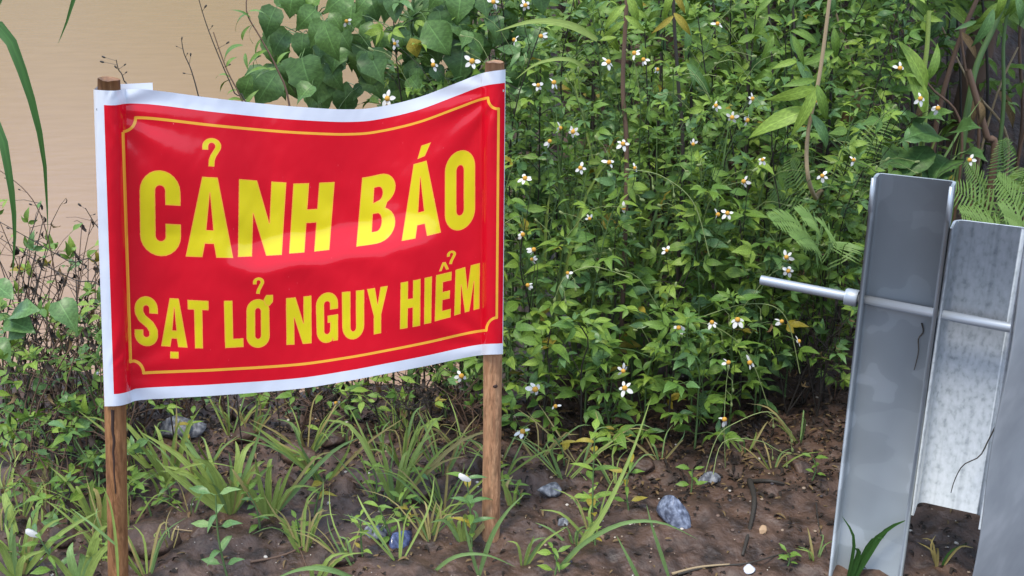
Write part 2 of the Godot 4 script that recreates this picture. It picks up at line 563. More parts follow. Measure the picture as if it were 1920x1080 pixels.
func edge_y(edge: Array, s: float) -> float:
	var x := lerpf(edge[0][0], edge[-1][0], s)
	var k := 0
	while k < edge.size() - 2 and x > edge[k + 1][0]: k += 1
	var e0: Array = edge[maxi(k - 1, 0)]
	var a: Array = edge[k]
	var b: Array = edge[k + 1]
	var e1: Array = edge[mini(k + 2, edge.size() - 1)]
	var f: float = (x - a[0]) / float(b[0] - a[0])
	var ma: float = (b[1] - e0[1]) / float(b[0] - e0[0])
	var mb: float = (e1[1] - a[1]) / float(e1[0] - a[0])
	var w: float = b[0] - a[0]
	return (2*f*f*f - 3*f*f + 1) * a[1] + (f*f*f - 2*f*f + f) * w * ma + (-2*f*f*f + 3*f*f) * b[1] + (f*f*f - f*f) * w * mb

func banner_depth(s: float) -> float:
	return 1.0 / lerpf(1.0 / D_LEFT, 1.0 / D_RIGHT, s)

func banner_u(s: float) -> float:
	return (banner_depth(s) - D_LEFT) / (D_RIGHT - D_LEFT)

func to_print(px: float, py: float) -> Vector2:
	# where on the flat print a spot of the hung banner lies
	var t := 0.5
	var s := 0.0
	for i in 5:
		s = (px - lerpf(175, 196, t)) / (lerpf(948, 943, t) - lerpf(175, 196, t))
		var y0 := edge_y(TOP_EDGE, clampf(s, 0, 1))
		var y1 := edge_y(LOW_EDGE, clampf(s, 0, 1))
		t = (py - y0) / (y1 - y0)
	return Vector2(banner_u(s) * TEX_W, t * TEX_H)

func fill(im: Image, polys: Array, c: Color) -> void:
	# even-odd scanline fill
	var lo := 1e9
	var hi := -1e9
	for p in polys:
		for q in p:
			lo = minf(lo, q.y)
			hi = maxf(hi, q.y)
	for y in range(maxi(int(lo), 0), mini(int(hi) + 1, im.get_height())):
		var cuts: Array = []
		var yy := y + 0.5
		for p in polys:
			for i in p.size():
				var a: Vector2 = p[i]
				var b: Vector2 = p[(i + 1) % p.size()]
				if (a.y <= yy) != (b.y <= yy):
					cuts.append(a.x + (yy - a.y) / (b.y - a.y) * (b.x - a.x))
		cuts.sort()
		for k in range(0, cuts.size() - 1, 2):
			var x0 := int(round(cuts[k]))
			im.fill_rect(Rect2i(x0, y, int(round(cuts[k + 1])) - x0, 1), c)

func pv(flat: Array) -> PackedVector2Array:
	var out := PackedVector2Array()
	for i in range(0, flat.size(), 2): out.append(Vector2(flat[i], flat[i + 1]))
	return out

func round_box(x0: float, y0: float, x1: float, y1: float, rx: float, ry: float) -> PackedVector2Array:
	var out := PackedVector2Array()
	for q in [[x1 - rx, y0 + ry, -90], [x1 - rx, y1 - ry, 0], [x0 + rx, y1 - ry, 90], [x0 + rx, y0 + ry, 180]]:
		for k in 9:
			var a := deg_to_rad(q[2] + k * 11.25)
			out.append(Vector2(q[0] + cos(a) * rx, q[1] + sin(a) * ry))
	return out

func stroke(line: PackedVector2Array, w: float) -> Array:
	return Geometry2D.offset_polyline(line, w * 0.5, Geometry2D.JOIN_ROUND, Geometry2D.END_BUTT)

func arc(cx: float, cy: float, rx: float, ry: float, from: float, to: float, n := 12) -> PackedVector2Array:
	var out := PackedVector2Array()
	for k in n + 1:
		var a := deg_to_rad(lerpf(from, to, float(k) / n))
		out.append(Vector2(cx + cos(a) * rx, cy + sin(a) * ry))
	return out

func glyph(ch: String) -> Array:
	# heavy condensed capitals in a box 50 wide and 100 high, y down
	var s := 19.0
	match ch:
		"H": return [pv([0,0, s,0, s,38, 50-s,38, 50-s,0, 50,0, 50,100, 50-s,100, 50-s,58, s,58, s,100, 0,100])]
		"N": return [pv([0,0, 19,0, 34,56, 34,0, 50,0, 50,100, 32,100, 16,44, 16,100, 0,100])]
		"A": return [pv([15,0, 35,0, 50,100, 32,100, 29.5,83, 20,83, 17.5,100, 0,100]), pv([25,20, 29,66, 21.3,66])]
		"T": return [pv([0,0, 50,0, 50,20, 35,20, 35,100, 15,100, 15,20, 0,20])]
		"L": return [pv([0,0, 23,0, 23,81, 50,81, 50,100, 0,100])]
		"I": return [pv([0,0, 50,0, 50,100, 0,100])]
		"E": return [pv([0,0, 50,0, 50,19, 23,19, 23,40, 46,40, 46,58, 23,58, 23,81, 50,81, 50,100, 0,100])]
		"M": return [pv([0,0, 20,0, 25.5,50, 31,0, 50,0, 50,100, 38,100, 38,38, 30,100, 21,100, 12.5,38, 12.5,100, 0,100])]
		"Y": return [pv([0,0, 19,0, 25.5,36, 32,0, 50,0, 34,60, 34,100, 16,100, 16,60])]
		"U":
			var p := pv([0, 0, s, 0])
			p.append_array(arc(25, 76, 6, 8, 180, 0))
			p.append_array(pv([50 - s, 0, 50, 0]))
			p.append_array(arc(25, 74, 25, 27, 0, 180))
			return [p]
		"O": return [round_box(0, -1, 50, 101, 25, 24), round_box(19, 18, 31, 82, 6, 7)]
		"C":
			var p := pv([50, 40])
			p.append_array(arc(25, 24, 25, 25, 0, -180))
			p.append_array(arc(25, 76, 25, 25, 180, 0))
			p.append_array(pv([50, 62, 31, 62]))
			p.append_array(arc(25, 77, 6, 6, 0, 180))
			p.append_array(arc(25, 23, 6, 6, 180, 360))
			p.append_array(pv([31, 40]))
			return [p]
		"G":
			var p := pv([50, 35])
			p.append_array(arc(25, 24, 25, 25, 0, -180))
			p.append_array(arc(25, 76, 24, 25, 180, 60))
			p.append_array(pv([38, 93, 38, 99, 50, 99, 50, 46, 26, 46, 26, 61, 32, 61]))
			p.append_array(arc(25, 76, 6.5, 7, 0, 180))
			p.append_array(arc(25, 23, 6.5, 6, 180, 360))
			p.append_array(pv([31.5, 35]))
			return [p]
		"B":
			var p := pv([0, 0, 28, 0])
			p.append_array(arc(27, 23, 23, 23, -90, 60))
			p.append_array(arc(26, 74, 24, 26, -65, 90))
			p.append_array(pv([0, 100]))
			var h1 := pv([19, 18, 25, 18])
			h1.append_array(arc(25, 28, 6.5, 10, -90, 90))
			h1.append_array(pv([19, 40]))
			var h2 := pv([19, 56, 25, 56])
			h2.append_array(arc(25, 69, 6.5, 13, -90, 90))
			h2.append_array(pv([19, 82]))
			return [p, h1, h2]
		"S":
			var line := pv([40.5, 34])
			line.append_array(arc(25, 24, 15.5, 15, 0, -180))
			line.append_array(pv([10, 33, 16, 44, 33, 57, 40, 68]))
			line.append_array(arc(25, 76, 15.5, 15, 0, 180))
			line.append_array(pv([9.5, 67]))
			return stroke(line, 18.5)
		"hook":
			var line := pv([8, 42])
			line.append_array(arc(25, 30, 17, 20, 180, 395, 14))
			line.append_array(pv([29, 62, 25, 76, 24, 98]))
			return stroke(line, 16)
		"small_hook":
			var line := pv([8, 42])
			line.append_array(arc(25, 30, 17, 20, 180, 395, 14))
			line.append_array(pv([30, 62, 24, 76, 20, 98]))
			return stroke(line, 17)
		"acute": return [pv([14, 6, 50, 0, 31, 92, 0, 100])]
		"dot": return [pv([0, 0, 50, 0, 50, 100, 0, 100])]
		"roof": return [pv([0, 100, 17, 0, 33, 0, 50, 92, 36, 96, 24, 36, 13, 100])]
	return []

func press(im: Image, polys: Array, ink: Color, rim: Color) -> void:
	fill(im, polys, rim)
	var inner: Array = []
	for i in polys.size():
		# holes come after the outer line and grow, the outer line shrinks
		for q in Geometry2D.offset_polygon(polys[i], -4.5 if i == 0 else 4.5, Geometry2D.JOIN_MITER): inner.append(q)
	fill(im, inner, ink)

func set_glyph(im: Image, ch: String, c: Array, ink: Color, rim: Color) -> void:
	# c: the corners top left, top right, bottom left, bottom right of the letter
	var a := to_print(c[0], c[1])
	var b := to_print(c[2], c[3])
	var e := to_print(c[4], c[5])
	var f := to_print(c[6], c[7])
	var out: Array = []
	for poly in glyph(ch):
		var q := PackedVector2Array()
		for p in poly:
			var u: float = p.x / 50.0
			var v: float = p.y / 100.0
			q.append(a.lerp(b, u).lerp(e.lerp(f, u), v))
		out.append(q)
	for i in out.size():   # one winding for every outline
		if Geometry2D.is_polygon_clockwise(out[i]): out[i].reverse()
	press(im, out, ink, rim)

func banner_print() -> ImageTexture:
	var im := Image.create(TEX_W, TEX_H, false, Image.FORMAT_RGB8)
	var white := lin(0.66, 0.68, 0.72)
	var red := lin(0.64, 0.005, 0.017)
	var ink := lin(0.70, 0.57, 0.012)
	var rim := lin(0.86, 0.42, 0.045)
	im.fill(white)
	var x0 := int(TEX_W * 0.022)
	var y0 := int(TEX_H * 0.047)
	var y1 := int(TEX_H * 0.962)
	im.fill_rect(Rect2i(x0, y0, TEX_W - x0 - 3, y1 - y0), red)
	# the yellow frame with scooped corners
	var l := TEX_W * 0.062
	var r := TEX_W * 0.982
	var t := TEX_H * 0.092
	var b := TEX_H * 0.914
	var q := 62.0
	var fr := PackedVector2Array()
	fr.append_array(arc(l, t, q * 0.95, q * 1.05, 90, 0))
	fr.append_array(arc(r, t, q * 0.95, q * 1.05, 180, 90))
	fr.append_array(arc(r, b, q * 0.95, q * 1.05, 270, 180))
	fr.append_array(arc(l, b, q * 0.95, q * 1.05, 360, 270))
	fr.append(fr[0])
	fill(im, stroke(fr, 14.0), rim)
	var letters := [
		["C", 261,320, 338,323, 263,478, 340,481], ["A", 357,329.5, 430,334, 348,481, 437.5,484], ["hook", 379,257, 415,258, 379,313, 415,314],
		["N", 448,335.6, 537,342, 446,482, 528.5,478], ["H", 550,344, 627.7,341, 542,475.5, 617.6,468.7],
		["B", 679,333, 742,319, 668,462.5, 741,450], ["A", 757,312, 818,295, 753,452, 827,436], ["acute", 783,273, 808,267, 782.6,298.5, 805,292],
		["O", 834,290, 891,277, 834,437, 891,424],
		["S", 252,555, 296,557, 252,648, 297,651], ["A", 305,558, 348,560.5, 302,649, 352,652], ["dot", 319,659, 335,659.5, 319,672, 335,672.5],
		["T", 351.6,562, 391,564, 354,653, 392,653.5], ["L", 419.5,564, 455,563, 422,652.8, 456.8,650.7], ["O", 462,562, 505,561, 462,652, 506,650.5],
		["small_hook", 474,520, 495,519, 475,552, 496,551], ["N", 536,559, 584,554, 537,647, 584.5,643.6],
		["G", 592,552, 634,546, 593,645, 634,639], ["U", 641,547.6, 683,543, 642,638, 683,633], ["Y", 688,542, 727.4,535.6, 688,630, 727.4,622],
		["H", 751,530, 788.7,522.8, 749.7,617.6, 788,610.8], ["I", 796,521, 810,518, 795,608, 808.7,605.5], ["E", 817.5,516, 847,509, 815,602.7, 845,595],
		["roof", 823,493, 842,490, 823,509, 842,506], ["small_hook", 838,471, 855,468, 838,497, 855,494], ["M", 854,506, 900,493, 851.5,592, 899,579]]
	for g in letters: set_glyph(im, g[0], g.slice(1), ink, rim)
	# the horn of the second O
	var horn := PackedVector2Array()
	for c in [[494, 562], [499, 553], [512, 552.5], [512, 566], [505, 574], [497, 572]]: horn.append(to_print(c[0], c[1]))
	if Geometry2D.is_polygon_clockwise(horn): horn.reverse()
	press(im, [horn], ink, rim)
	# dried rain specks
	var g := RandomNumberGenerator.new()
	g.seed = 77
	for i in 46:
		var x := g.randi_range(60, TEX_W - 30)
		var y := g.randi_range(80, TEX_H - 80)
		var c := im.get_pixel(x, y).lerp(Color(0.95, 0.75, 0.72), g.randf_range(0.15, 0.5))
		im.fill_rect(Rect2i(x, y, g.randi_range(2, 4), g.randi_range(3, 9)), c)
	return ImageTexture.create_from_image(im)

func banner_shift(px: float, py: float, s: float, t: float) -> float:
	# metres the hung sheet stands back from the line between the stakes
	var mid := sst(0.06, 0.40, s) * (1.0 - sst(0.62, 0.97, s))
	# the sheet falls back above a soft fold that runs below the first line of letters
	var fold_y := 478.0 - 0.16 * (px - 600.0) - 20.0 * sst(480.0, 300.0, px)
	var above := (fold_y - py) / 1000.0
	var back := 0.0
	var span := sst(400.0, 520.0, px) * (1.0 - sst(720.0, 860.0, px))
	back += 0.030 * span * sst(-0.022, 0.052, above)
	back += 0.10 * mid * maxf(above, 0.0)
	back += 0.020 * mid * sin(t * PI) * 0.4
	# slack ripples beside the stakes
	back += 0.006 * sin((px * 0.8 + py * 0.35) * 0.021) * mid
	back -= 0.012 * exp(-pow((px - 330.0) / 90.0, 2.0)) * sin(clampf((py - 200.0) / 240.0, 0.0, 1.0) * PI)
	back += 0.010 * exp(-pow((px - 860.0) / 60.0, 2.0))
	# pull creases that fan out from the fixings
	for q in [[190.0, 205.0, 0.0014], [195.0, 705.0, 0.0012], [940.0, 170.0, 0.0014], [936.0, 650.0, 0.0012]]:
		var dx := px - float(q[0])
		var dy := py - float(q[1])
		var rad := sqrt(dx * dx + dy * dy)
		back += q[2] * sin(atan2(dy, absf(dx)) * 13.0 + q[1]) * sst(10.0, 60.0, rad) * (1.0 - sst(90.0, 300.0, rad))
	back += 0.0012 * sin(px * 0.047 - py * 0.060 + 1.3) * sst(0.15, 0.4, t) * (1.0 - sst(0.55, 0.8, t)) * mid
	back += 0.0007 * relief.get_noise_2d(px * 0.9, py * 0.55)
	return back

func stake_wrap(px: float, py: float) -> float:
	var cl := lerpf(204.0, 217.0, (py - 150.0) / 610.0)
	var cr := 927.0
	var out := 0.0
	var a := (px - cl) / 29.0
	if absf(a) < 1.0: out -= 0.033 * sqrt(1.0 - a * a)
	var b := (px - cr) / 23.0
	if absf(b) < 1.0: out -= 0.028 * sqrt(1.0 - b * b)
	return out

func stake(parent: Node3D, top: Vector3, foot: Vector3, r: float, mt: Material, sd: int) -> MeshInstance3D:
	var st := begin()
	var n := FastNoiseLite.new()
	n.seed = sd
	n.frequency = 0.6
	var axis := foot - top
	var f := frame(Vector3.ZERO, axis, Vector3(0, 0, 1))
	var sides := 14
	var rows := 26
	var prev: Array = []
	for i in rows + 1:
		var t := float(i) / rows
		var ring: Array = []
		for k in sides:
			var a := TAU * k / sides
			var rr := r * (1.0 + 0.07 * n.get_noise_2d(k * 1.7, t * 4.0) + 0.05 * n.get_noise_1d(t * 9.0))
			if i == 0: rr *= 0.93
			if i == rows: rr *= 0.35
			var lift := 0.004 * n.get_noise_2d(k * 2.3, 50.0) if i == 0 else 0.0
			ring.append(top + axis * t + Vector3.UP * lift + (f.basis.x * cos(a) + f.basis.y * sin(a)) * rr)
		if i == 0:
			for k in sides: tri(st, top + Vector3.UP * 0.004, ring[k], ring[(k + 1) % sides])
		else:
			for k in sides: quad(st, prev[k], prev[(k + 1) % sides], ring[(k + 1) % sides], ring[k])
		prev = ring
	return part(parent, "stake", finish(st), mt)

func make_banner() -> void:
	var tl := at(204, 148, D_LEFT)
	var tr := at(928, 116, D_RIGHT)
	var bl_ := at(222, 1080, D_LEFT)
	var br_ := at(921, 960, D_RIGHT)
	var lf := tl + (bl_ - tl) * 1.24
	var rf_ := tr + (br_ - tr) * 1.22
	var base := Vector3(lf.x, height(lf.x, lf.z), lf.z)
	var root := thing("warning_banner", base, "red vinyl warning banner with yellow Vietnamese lettering nailed to two wooden stakes", "banner")
	var s1 := stake(root, tl - base, lf - base, 0.0195, m("stake_wood"), 3)
	tag(s1, "round wooden stake with a dark wet groove", "")
	# the dark groove and a knot on the stake
	var gs := begin()
	var gp: Array = []
	for k in 9:
		var q := at(lerpf(211, 216, k / 8.0) + rf(-1.2, 1.2), lerpf(768, 925, k / 8.0), D_LEFT - 0.0188)
		gp.append(q - base)
	tube(gs, curve_points(gp, 18), 0.0034, 0.0010, 5)
	part(s1, "groove", finish(gs), m("wood_stain"))
	var s2 := stake(root, tr - base, rf_ - base, 0.0192, m("stake_wood_pale"), 9)
	tag(s2, "paler round wooden stake with a small knot", "")
	var ks := begin()
	var kn := SphereMesh.new()
	kn.radius = 0.006
	kn.height = 0.012
	kn.radial_segments = 8
	kn.rings = 4
	ks.append_from(kn, 0, Transform3D(Basis().scaled(Vector3(1, 0.7, 0.6)), at(928, 724, D_RIGHT - 0.0165) - base))
	part(s2, "knot", ks.commit(), m("wood_stain"))

	var vinyl := mat("printed_vinyl", Color.WHITE, 0.14)
	vinyl.albedo_texture = banner_print()
	vinyl.texture_repeat = false
	vinyl.metallic_specular = 0.45
	vinyl.normal_enabled = true
	vinyl.normal_texture = normal_tex(0.012, 3.0, 512, FastNoiseLite.TYPE_SIMPLEX_SMOOTH, 47)
	vinyl.normal_scale = 0.06
	var cols := PackedFloat32Array()
	for i in 141:
		var f := i / 140.0
		cols.append(f)
	for i in 16: cols.append(0.003 + i * 0.005)
	for i in 12: cols.append(0.945 + i * 0.0045)
	cols.sort()
	var rows := 90
	var verts := PackedVector3Array()
	var uvs := PackedVector2Array()
	var idx := PackedInt32Array()
	for j in rows + 1:
		var t := float(j) / rows
		for s in cols:
			var px := lerpf(lerpf(175, 948, s), lerpf(196, 943, s), t)
			var py := lerpf(edge_y(TOP_EDGE, s), edge_y(LOW_EDGE, s), t)
			var d := banner_depth(s) + banner_shift(px, py, s, t) + stake_wrap(px, py)
			verts.append(at(px, py, d) - base)
			uvs.append(Vector2(banner_u(s), t))
	var w := cols.size()
	for j in rows:
		for i in w - 1:
			var k := j * w + i
			idx.append_array(PackedInt32Array([k, k + 1, k + w, k + 1, k + w + 1, k + w]))
	var arr := []
	arr.resize(Mesh.ARRAY_MAX)
	arr[Mesh.ARRAY_VERTEX] = verts
	arr[Mesh.ARRAY_TEX_UV] = uvs
	arr[Mesh.ARRAY_INDEX] = idx
	var raw := ArrayMesh.new()
	raw.add_surface_from_arrays(Mesh.PRIMITIVE_TRIANGLES, arr)
	var st := SurfaceTool.new()
	st.create_from(raw, 0)
	st.generate_normals()
	var sheet := part(root, "printed_sheet", st.commit(), vinyl)
	# the end of the sheet wrapped round behind the stake
	var fl := begin()
	var flap: Array = []
	for k in 13:
		var a := lerpf(-PI, 0.0, k / 12.0) if k < 8 else 0.0
		var px := 0.0
		var dd := 0.0
		if k < 8:
			var th := lerpf(PI, TAU * 0.86, k / 7.0)
			px = 204.0 + cos(th) * 27.0
			dd = -sin(th) * 0.024
		else:
			px = lerpf(226.0, 286.0, (k - 8) / 4.0)
			dd = lerpf(0.020, 0.014, (k - 8) / 4.0)
		dd += banner_depth(clampf((px - 180.0) / 760.0, 0.0, 1.0)) - D_LEFT
		flap.append([at(px, 166 if k < 2 else lerpf(162, 155, (k - 2) / 10.0), D_LEFT + dd) - base, at(px + 20.0, 752 if k < 9 else 748, D_LEFT + dd) - base])
	for k in 12: quad(fl, flap[k][0], flap[k + 1][0], flap[k + 1][1], flap[k][1])
	var back := mat("vinyl_white", lin(0.78, 0.79, 0.82), 0.3)
	part(sheet, "wrapped_flap", finish(fl), back)
	# nails through the sheet
	for q in [[183, 205], [183, 700], [943, 170], [938, 652]]:
		var ns := begin()
		var hd := CylinderMesh.new()
		hd.top_radius = 0.0022
		hd.bottom_radius = 0.0026
		hd.height = 0.003
		hd.radial_segments = 8
		hd.rings = 0
		var d0 := D_LEFT - 0.017 if q[0] < 500 else D_RIGHT - 0.019
		ns.append_from(hd, 0, Transform3D(Basis(Vector3.RIGHT, PI / 2), at(q[0], q[1], d0) - base))
		part(root, "nail", ns.commit(), m("galvanised_dull"))

# ---------------------------------------------------------------- the guardrail end
func make_guardrail() -> void:
	var a := deg_to_rad(26.5)
	var rr := Vector3(cos(a), 0, sin(a))       # across, towards the road
	var aa := Vector3(-sin(a), 0, cos(a))      # along the rail, towards the camera
	var o := at(1635, 335, 2.02)
	var top := o.y
	var foot := Vector3(o.x, 0, o.z)
	var root := thing("guardrail", foot, "end of a galvanised steel guardrail with channel post and long bolt", "guardrail")
	var w := 0.139
	var dpt := 0.050
	var th := 0.0062
	# post: a channel open towards the viewer
	var prof := PackedVector2Array()
	prof.append_array(pv([0, 0, th, 0]))
	prof.append_array(arc(th + 0.006, -dpt + th + 0.006, 0.006, 0.006, 180, 270, 4))
	prof.append_array(arc(w - th - 0.006, -dpt + th + 0.006, 0.006, 0.006, 270, 360, 4))
	prof.append_array(pv([w - th, 0, w, 0]))
	prof.append_array(arc(w - 0.011, -dpt + 0.011, 0.011, 0.011, 0, -90, 4))
	prof.append_array(arc(0.011, -dpt + 0.011, 0.011, 0.011, 270, 180, 4))
	var st := begin()
	extrude(st, prof, -0.35, top, Vector3.ZERO, rr, aa)
	st.generate_normals()
	var post := part(root, "post", st.commit(), m("galvanised_dull"))
	tag(post, "dull grey channel post open along its length", "")
	# bright trimmed ends of the flanges
	for x0 in [-0.0012, w - th - 0.0008]:
		var e := begin()
		extrude(e, pv([x0, -0.004, x0 + th + 0.002, -0.004, x0 + th + 0.002, 0.0012, x0, 0.0012]), top - 0.062, top + 0.001, Vector3.ZERO, rr, aa)
		e.generate_normals()
		part(post, "galvanised_tip", e.commit(), m("galvanised_rail"))
	# spacer block: a wider channel bolted between post and rail
	var x1 := w + 0.002
	var bw := 0.128
	var bd := 0.078
	var bt := 0.005
	var bp := PackedVector2Array()
	bp.append_array(pv([x1, -0.012, x1 + bt, -0.012]))
	bp.append_array(arc(x1 + bt + 0.015, -bd + bt + 0.015, 0.015, 0.015, 180, 270, 8))
	bp.append_array(arc(x1 + bw - bt - 0.010, -bd + bt + 0.010, 0.010, 0.010, 270, 360, 5))
	bp.append_array(pv([x1 + bw - bt, -0.016, x1 + bw, -0.016]))
	bp.append_array(arc(x1 + bw - 0.015, -bd + 0.015, 0.015, 0.015, 0, -90, 5))
	bp.append_array(arc(x1 + 0.020, -bd + 0.020, 0.020, 0.020, 270, 180, 8))
	var sb := begin()
	extrude(sb, bp, 0.172, 0.757, Vector3.ZERO, rr, aa)
	sb.generate_normals()
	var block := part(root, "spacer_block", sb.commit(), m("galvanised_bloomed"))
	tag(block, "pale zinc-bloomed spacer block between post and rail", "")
	# rail: corrugated beam, its cut end towards the camera
	var sr := begin()
	var end := at(1846, 900, 1.80)
	end = Vector3(end.x, 0, end.z) - foot
	var away := Vector3(sin(deg_to_rad(47.0)), 0, -cos(deg_to_rad(47.0)))    # the rail flares away from the post
	var face := Vector3(away.z, 0, -away.x) * -1.0
	var line: Array = []
	for k in 41:
		var f := k / 40.0
		line.append(Vector2(0.003 * (1.0 - cos(f * TAU * 2.0)) + 0.004 * f, lerpf(0.02, 0.79, f)))
	var tk := 0.004
	var spot := func(v: Vector2, dx: float, l: float) -> Vector3: return end + face * (v.x + dx) + Vector3.UP * v.y + away * l
	for k in 40:
		var p: Vector2 = line[k]
		var q: Vector2 = line[k + 1]
		for seg in 6:
			var l0 := lerpf(0.0, 4.3, seg / 6.0)
			var l1 := lerpf(0.0, 4.3, (seg + 1) / 6.0)
			quad(sr, spot.call(p, tk, l0), spot.call(q, tk, l0), spot.call(q, tk, l1), spot.call(p, tk, l1))
			quad(sr, spot.call(p, 0.0, l0), spot.call(p, 0.0, l1), spot.call(q, 0.0, l1), spot.call(q, 0.0, l0))
		quad(sr, spot.call(p, 0.0, 0.0), spot.call(q, 0.0, 0.0), spot.call(q, tk, 0.0), spot.call(p, tk, 0.0))
	var rail := part(root, "rail_beam", finish(sr), m("galvanised_rail"))
	tag(rail, "corrugated bluish grey rail beam", "")
	# the long threaded bolt through both flanges
	var bc := -0.026
	var p0 := rr * -0.193 + aa * bc + Vector3.UP * 0.602
	var p1 := rr * (x1 + bw + 0.045) + aa * bc + Vector3.UP * 0.581
	var sbolt := begin()
	var rod := PackedVector3Array()
	var ax := (p1 - p0).normalized()
	var up := Vector3.UP
	var sx := ax.cross(up).normalized()
	var sy := sx.cross(ax).normalized()
	var stations: Array = []
	var x := 0.0
	var total := p0.distance_to(p1)
	stations.append([0.0, 0.0])
	stations.append([0.0, 0.0088])
	while x < 0.178:
		stations.append([x + 0.0012, 0.0098])
		stations.append([x + 0.0024, 0.0086])
		x += 0.0024
	stations.append([0.1795, 0.0092])
	stations.append([total, 0.0092])
	for i in stations.size() - 1:
		var s0: Array = stations[i]
		var s1: Array = stations[i + 1]
		for k in 12:
			var w0 := TAU * k / 12.0
			var w1 := TAU * (k + 1) / 12.0
			var d0 := sx * cos(w0) + sy * sin(w0)
			var d1 := sx * cos(w1) + sy * sin(w1)
			quad(sbolt, p0 + ax * s0[0] + d0 * s0[1], p0 + ax * s0[0] + d1 * s0[1], p0 + ax * s1[0] + d1 * s1[1], p0 + ax * s1[0] + d0 * s1[1])
	var bolt := part(root, "bolt", finish(sbolt), m("galvanised_bolt"))
	tag(bolt, "long threaded steel bolt sticking out of the post", "")
	var sn := begin()
	var hx := PackedVector3Array()
	for k in 6: hx.append(sx * cos(TAU * k / 6.0 + 0.2) * 0.0175 + sy * sin(TAU * k / 6.0 + 0.2) * 0.0175)
	var c0 := p0 + ax * 0.166
	var c1 := p0 + ax * 0.185
	for k in 6:
		var j := (k + 1) % 6
		quad(sn, c0 + hx[k], c0 + hx[j], c1 + hx[j], c1 + hx[k])
		quad(sn, c0 - ax * 0.0025 + hx[k] * 0.93, c0 - ax * 0.0025 + hx[j] * 0.93, c0 + hx[j], c0 + hx[k])
		tri(sn, c0 - ax * 0.0025, c0 - ax * 0.0025 + hx[k] * 0.93, c0 - ax * 0.0025 + hx[j] * 0.93)
		quad(sn, c1 + hx[k], c1 + hx[j], c1 + ax * 0.0025 + hx[j] * 0.93, c1 + ax * 0.0025 + hx[k] * 0.93)
	sn.generate_normals()
	part(bolt, "nut", sn.commit(), m("galvanised_bolt"))
	# rootlets dried onto the metal
	var twigs := [[[[1728, 606], [1731, 622], [1722, 636], [1722, 660], [1714, 694]], 2.005, "dark rootlet dried onto the channel post below the bolt"],
		[[[1868, 796], [1852, 828], [1836, 856], [1806, 872], [1790, 900], [1783, 924]], 1.945, "dark rootlet dried onto the pale spacer block"]]
	for t in twigs:
		var pts: Array = []
		for q in t[0]: pts.append(at(q[0], q[1], t[1]))
		var b0: Vector3 = pts[-1]
		for i in pts.size(): pts[i] -= b0
		var s := begin()
		tube(s, curve_points(pts, 14), 0.0016, 0.0008, 5)
		var o2 := part(self, "rootlet", finish(s), m("stem_dark"), Transform3D(Basis(), b0))
		tag(o2, t[2], "rootlet")

# ---------------------------------------------------------------- plants
func leaf_tone() -> StandardMaterial3D:
	var r := rng.randf()
	if r < 0.42: return m("leaf_mid")
	if r < 0.58: return m("leaf_old")
	if r < 0.76: return m("leaf_cool")
	if r < 0.985: return m("leaf_fresh")
	return m("leaf_yellow")

func flower(parent: Node3D, where: Vector3, facing: Vector3, s: float, petals := 5) -> void:
	var f := MeshInstance3D.new()
	f.name = "flower"
	f.mesh = disc_mesh
	f.set_surface_override_material(0, m("flower_disc"))
	f.transform = frame(where, facing.cross(Vector3(0.3, 0.1, 0.9)), facing, s)
	parent.add_child(f, true)
	var a0 := rf(0, TAU)
	var wilt := -0.9 * pow(rng.randf(), 2.0)   # older heads let their petals hang
	for k in petals:
		var a := a0 + TAU * k / 5.0 + rf(-0.15, 0.15)
		var b := Basis(Vector3.UP, a) * Basis(Vector3.RIGHT, wilt + rf(-0.35, 0.3))
		var p := MeshInstance3D.new()
		p.name = "petal"
		p.mesh = petal_mesh
		p.set_surface_override_material(0, m("petal"))
		p.transform = Transform3D(b * Basis.from_scale(Vector3.ONE * rf(0.85, 1.2)), b * Vector3(0, 0, -0.0032))
		f.add_child(p, true)

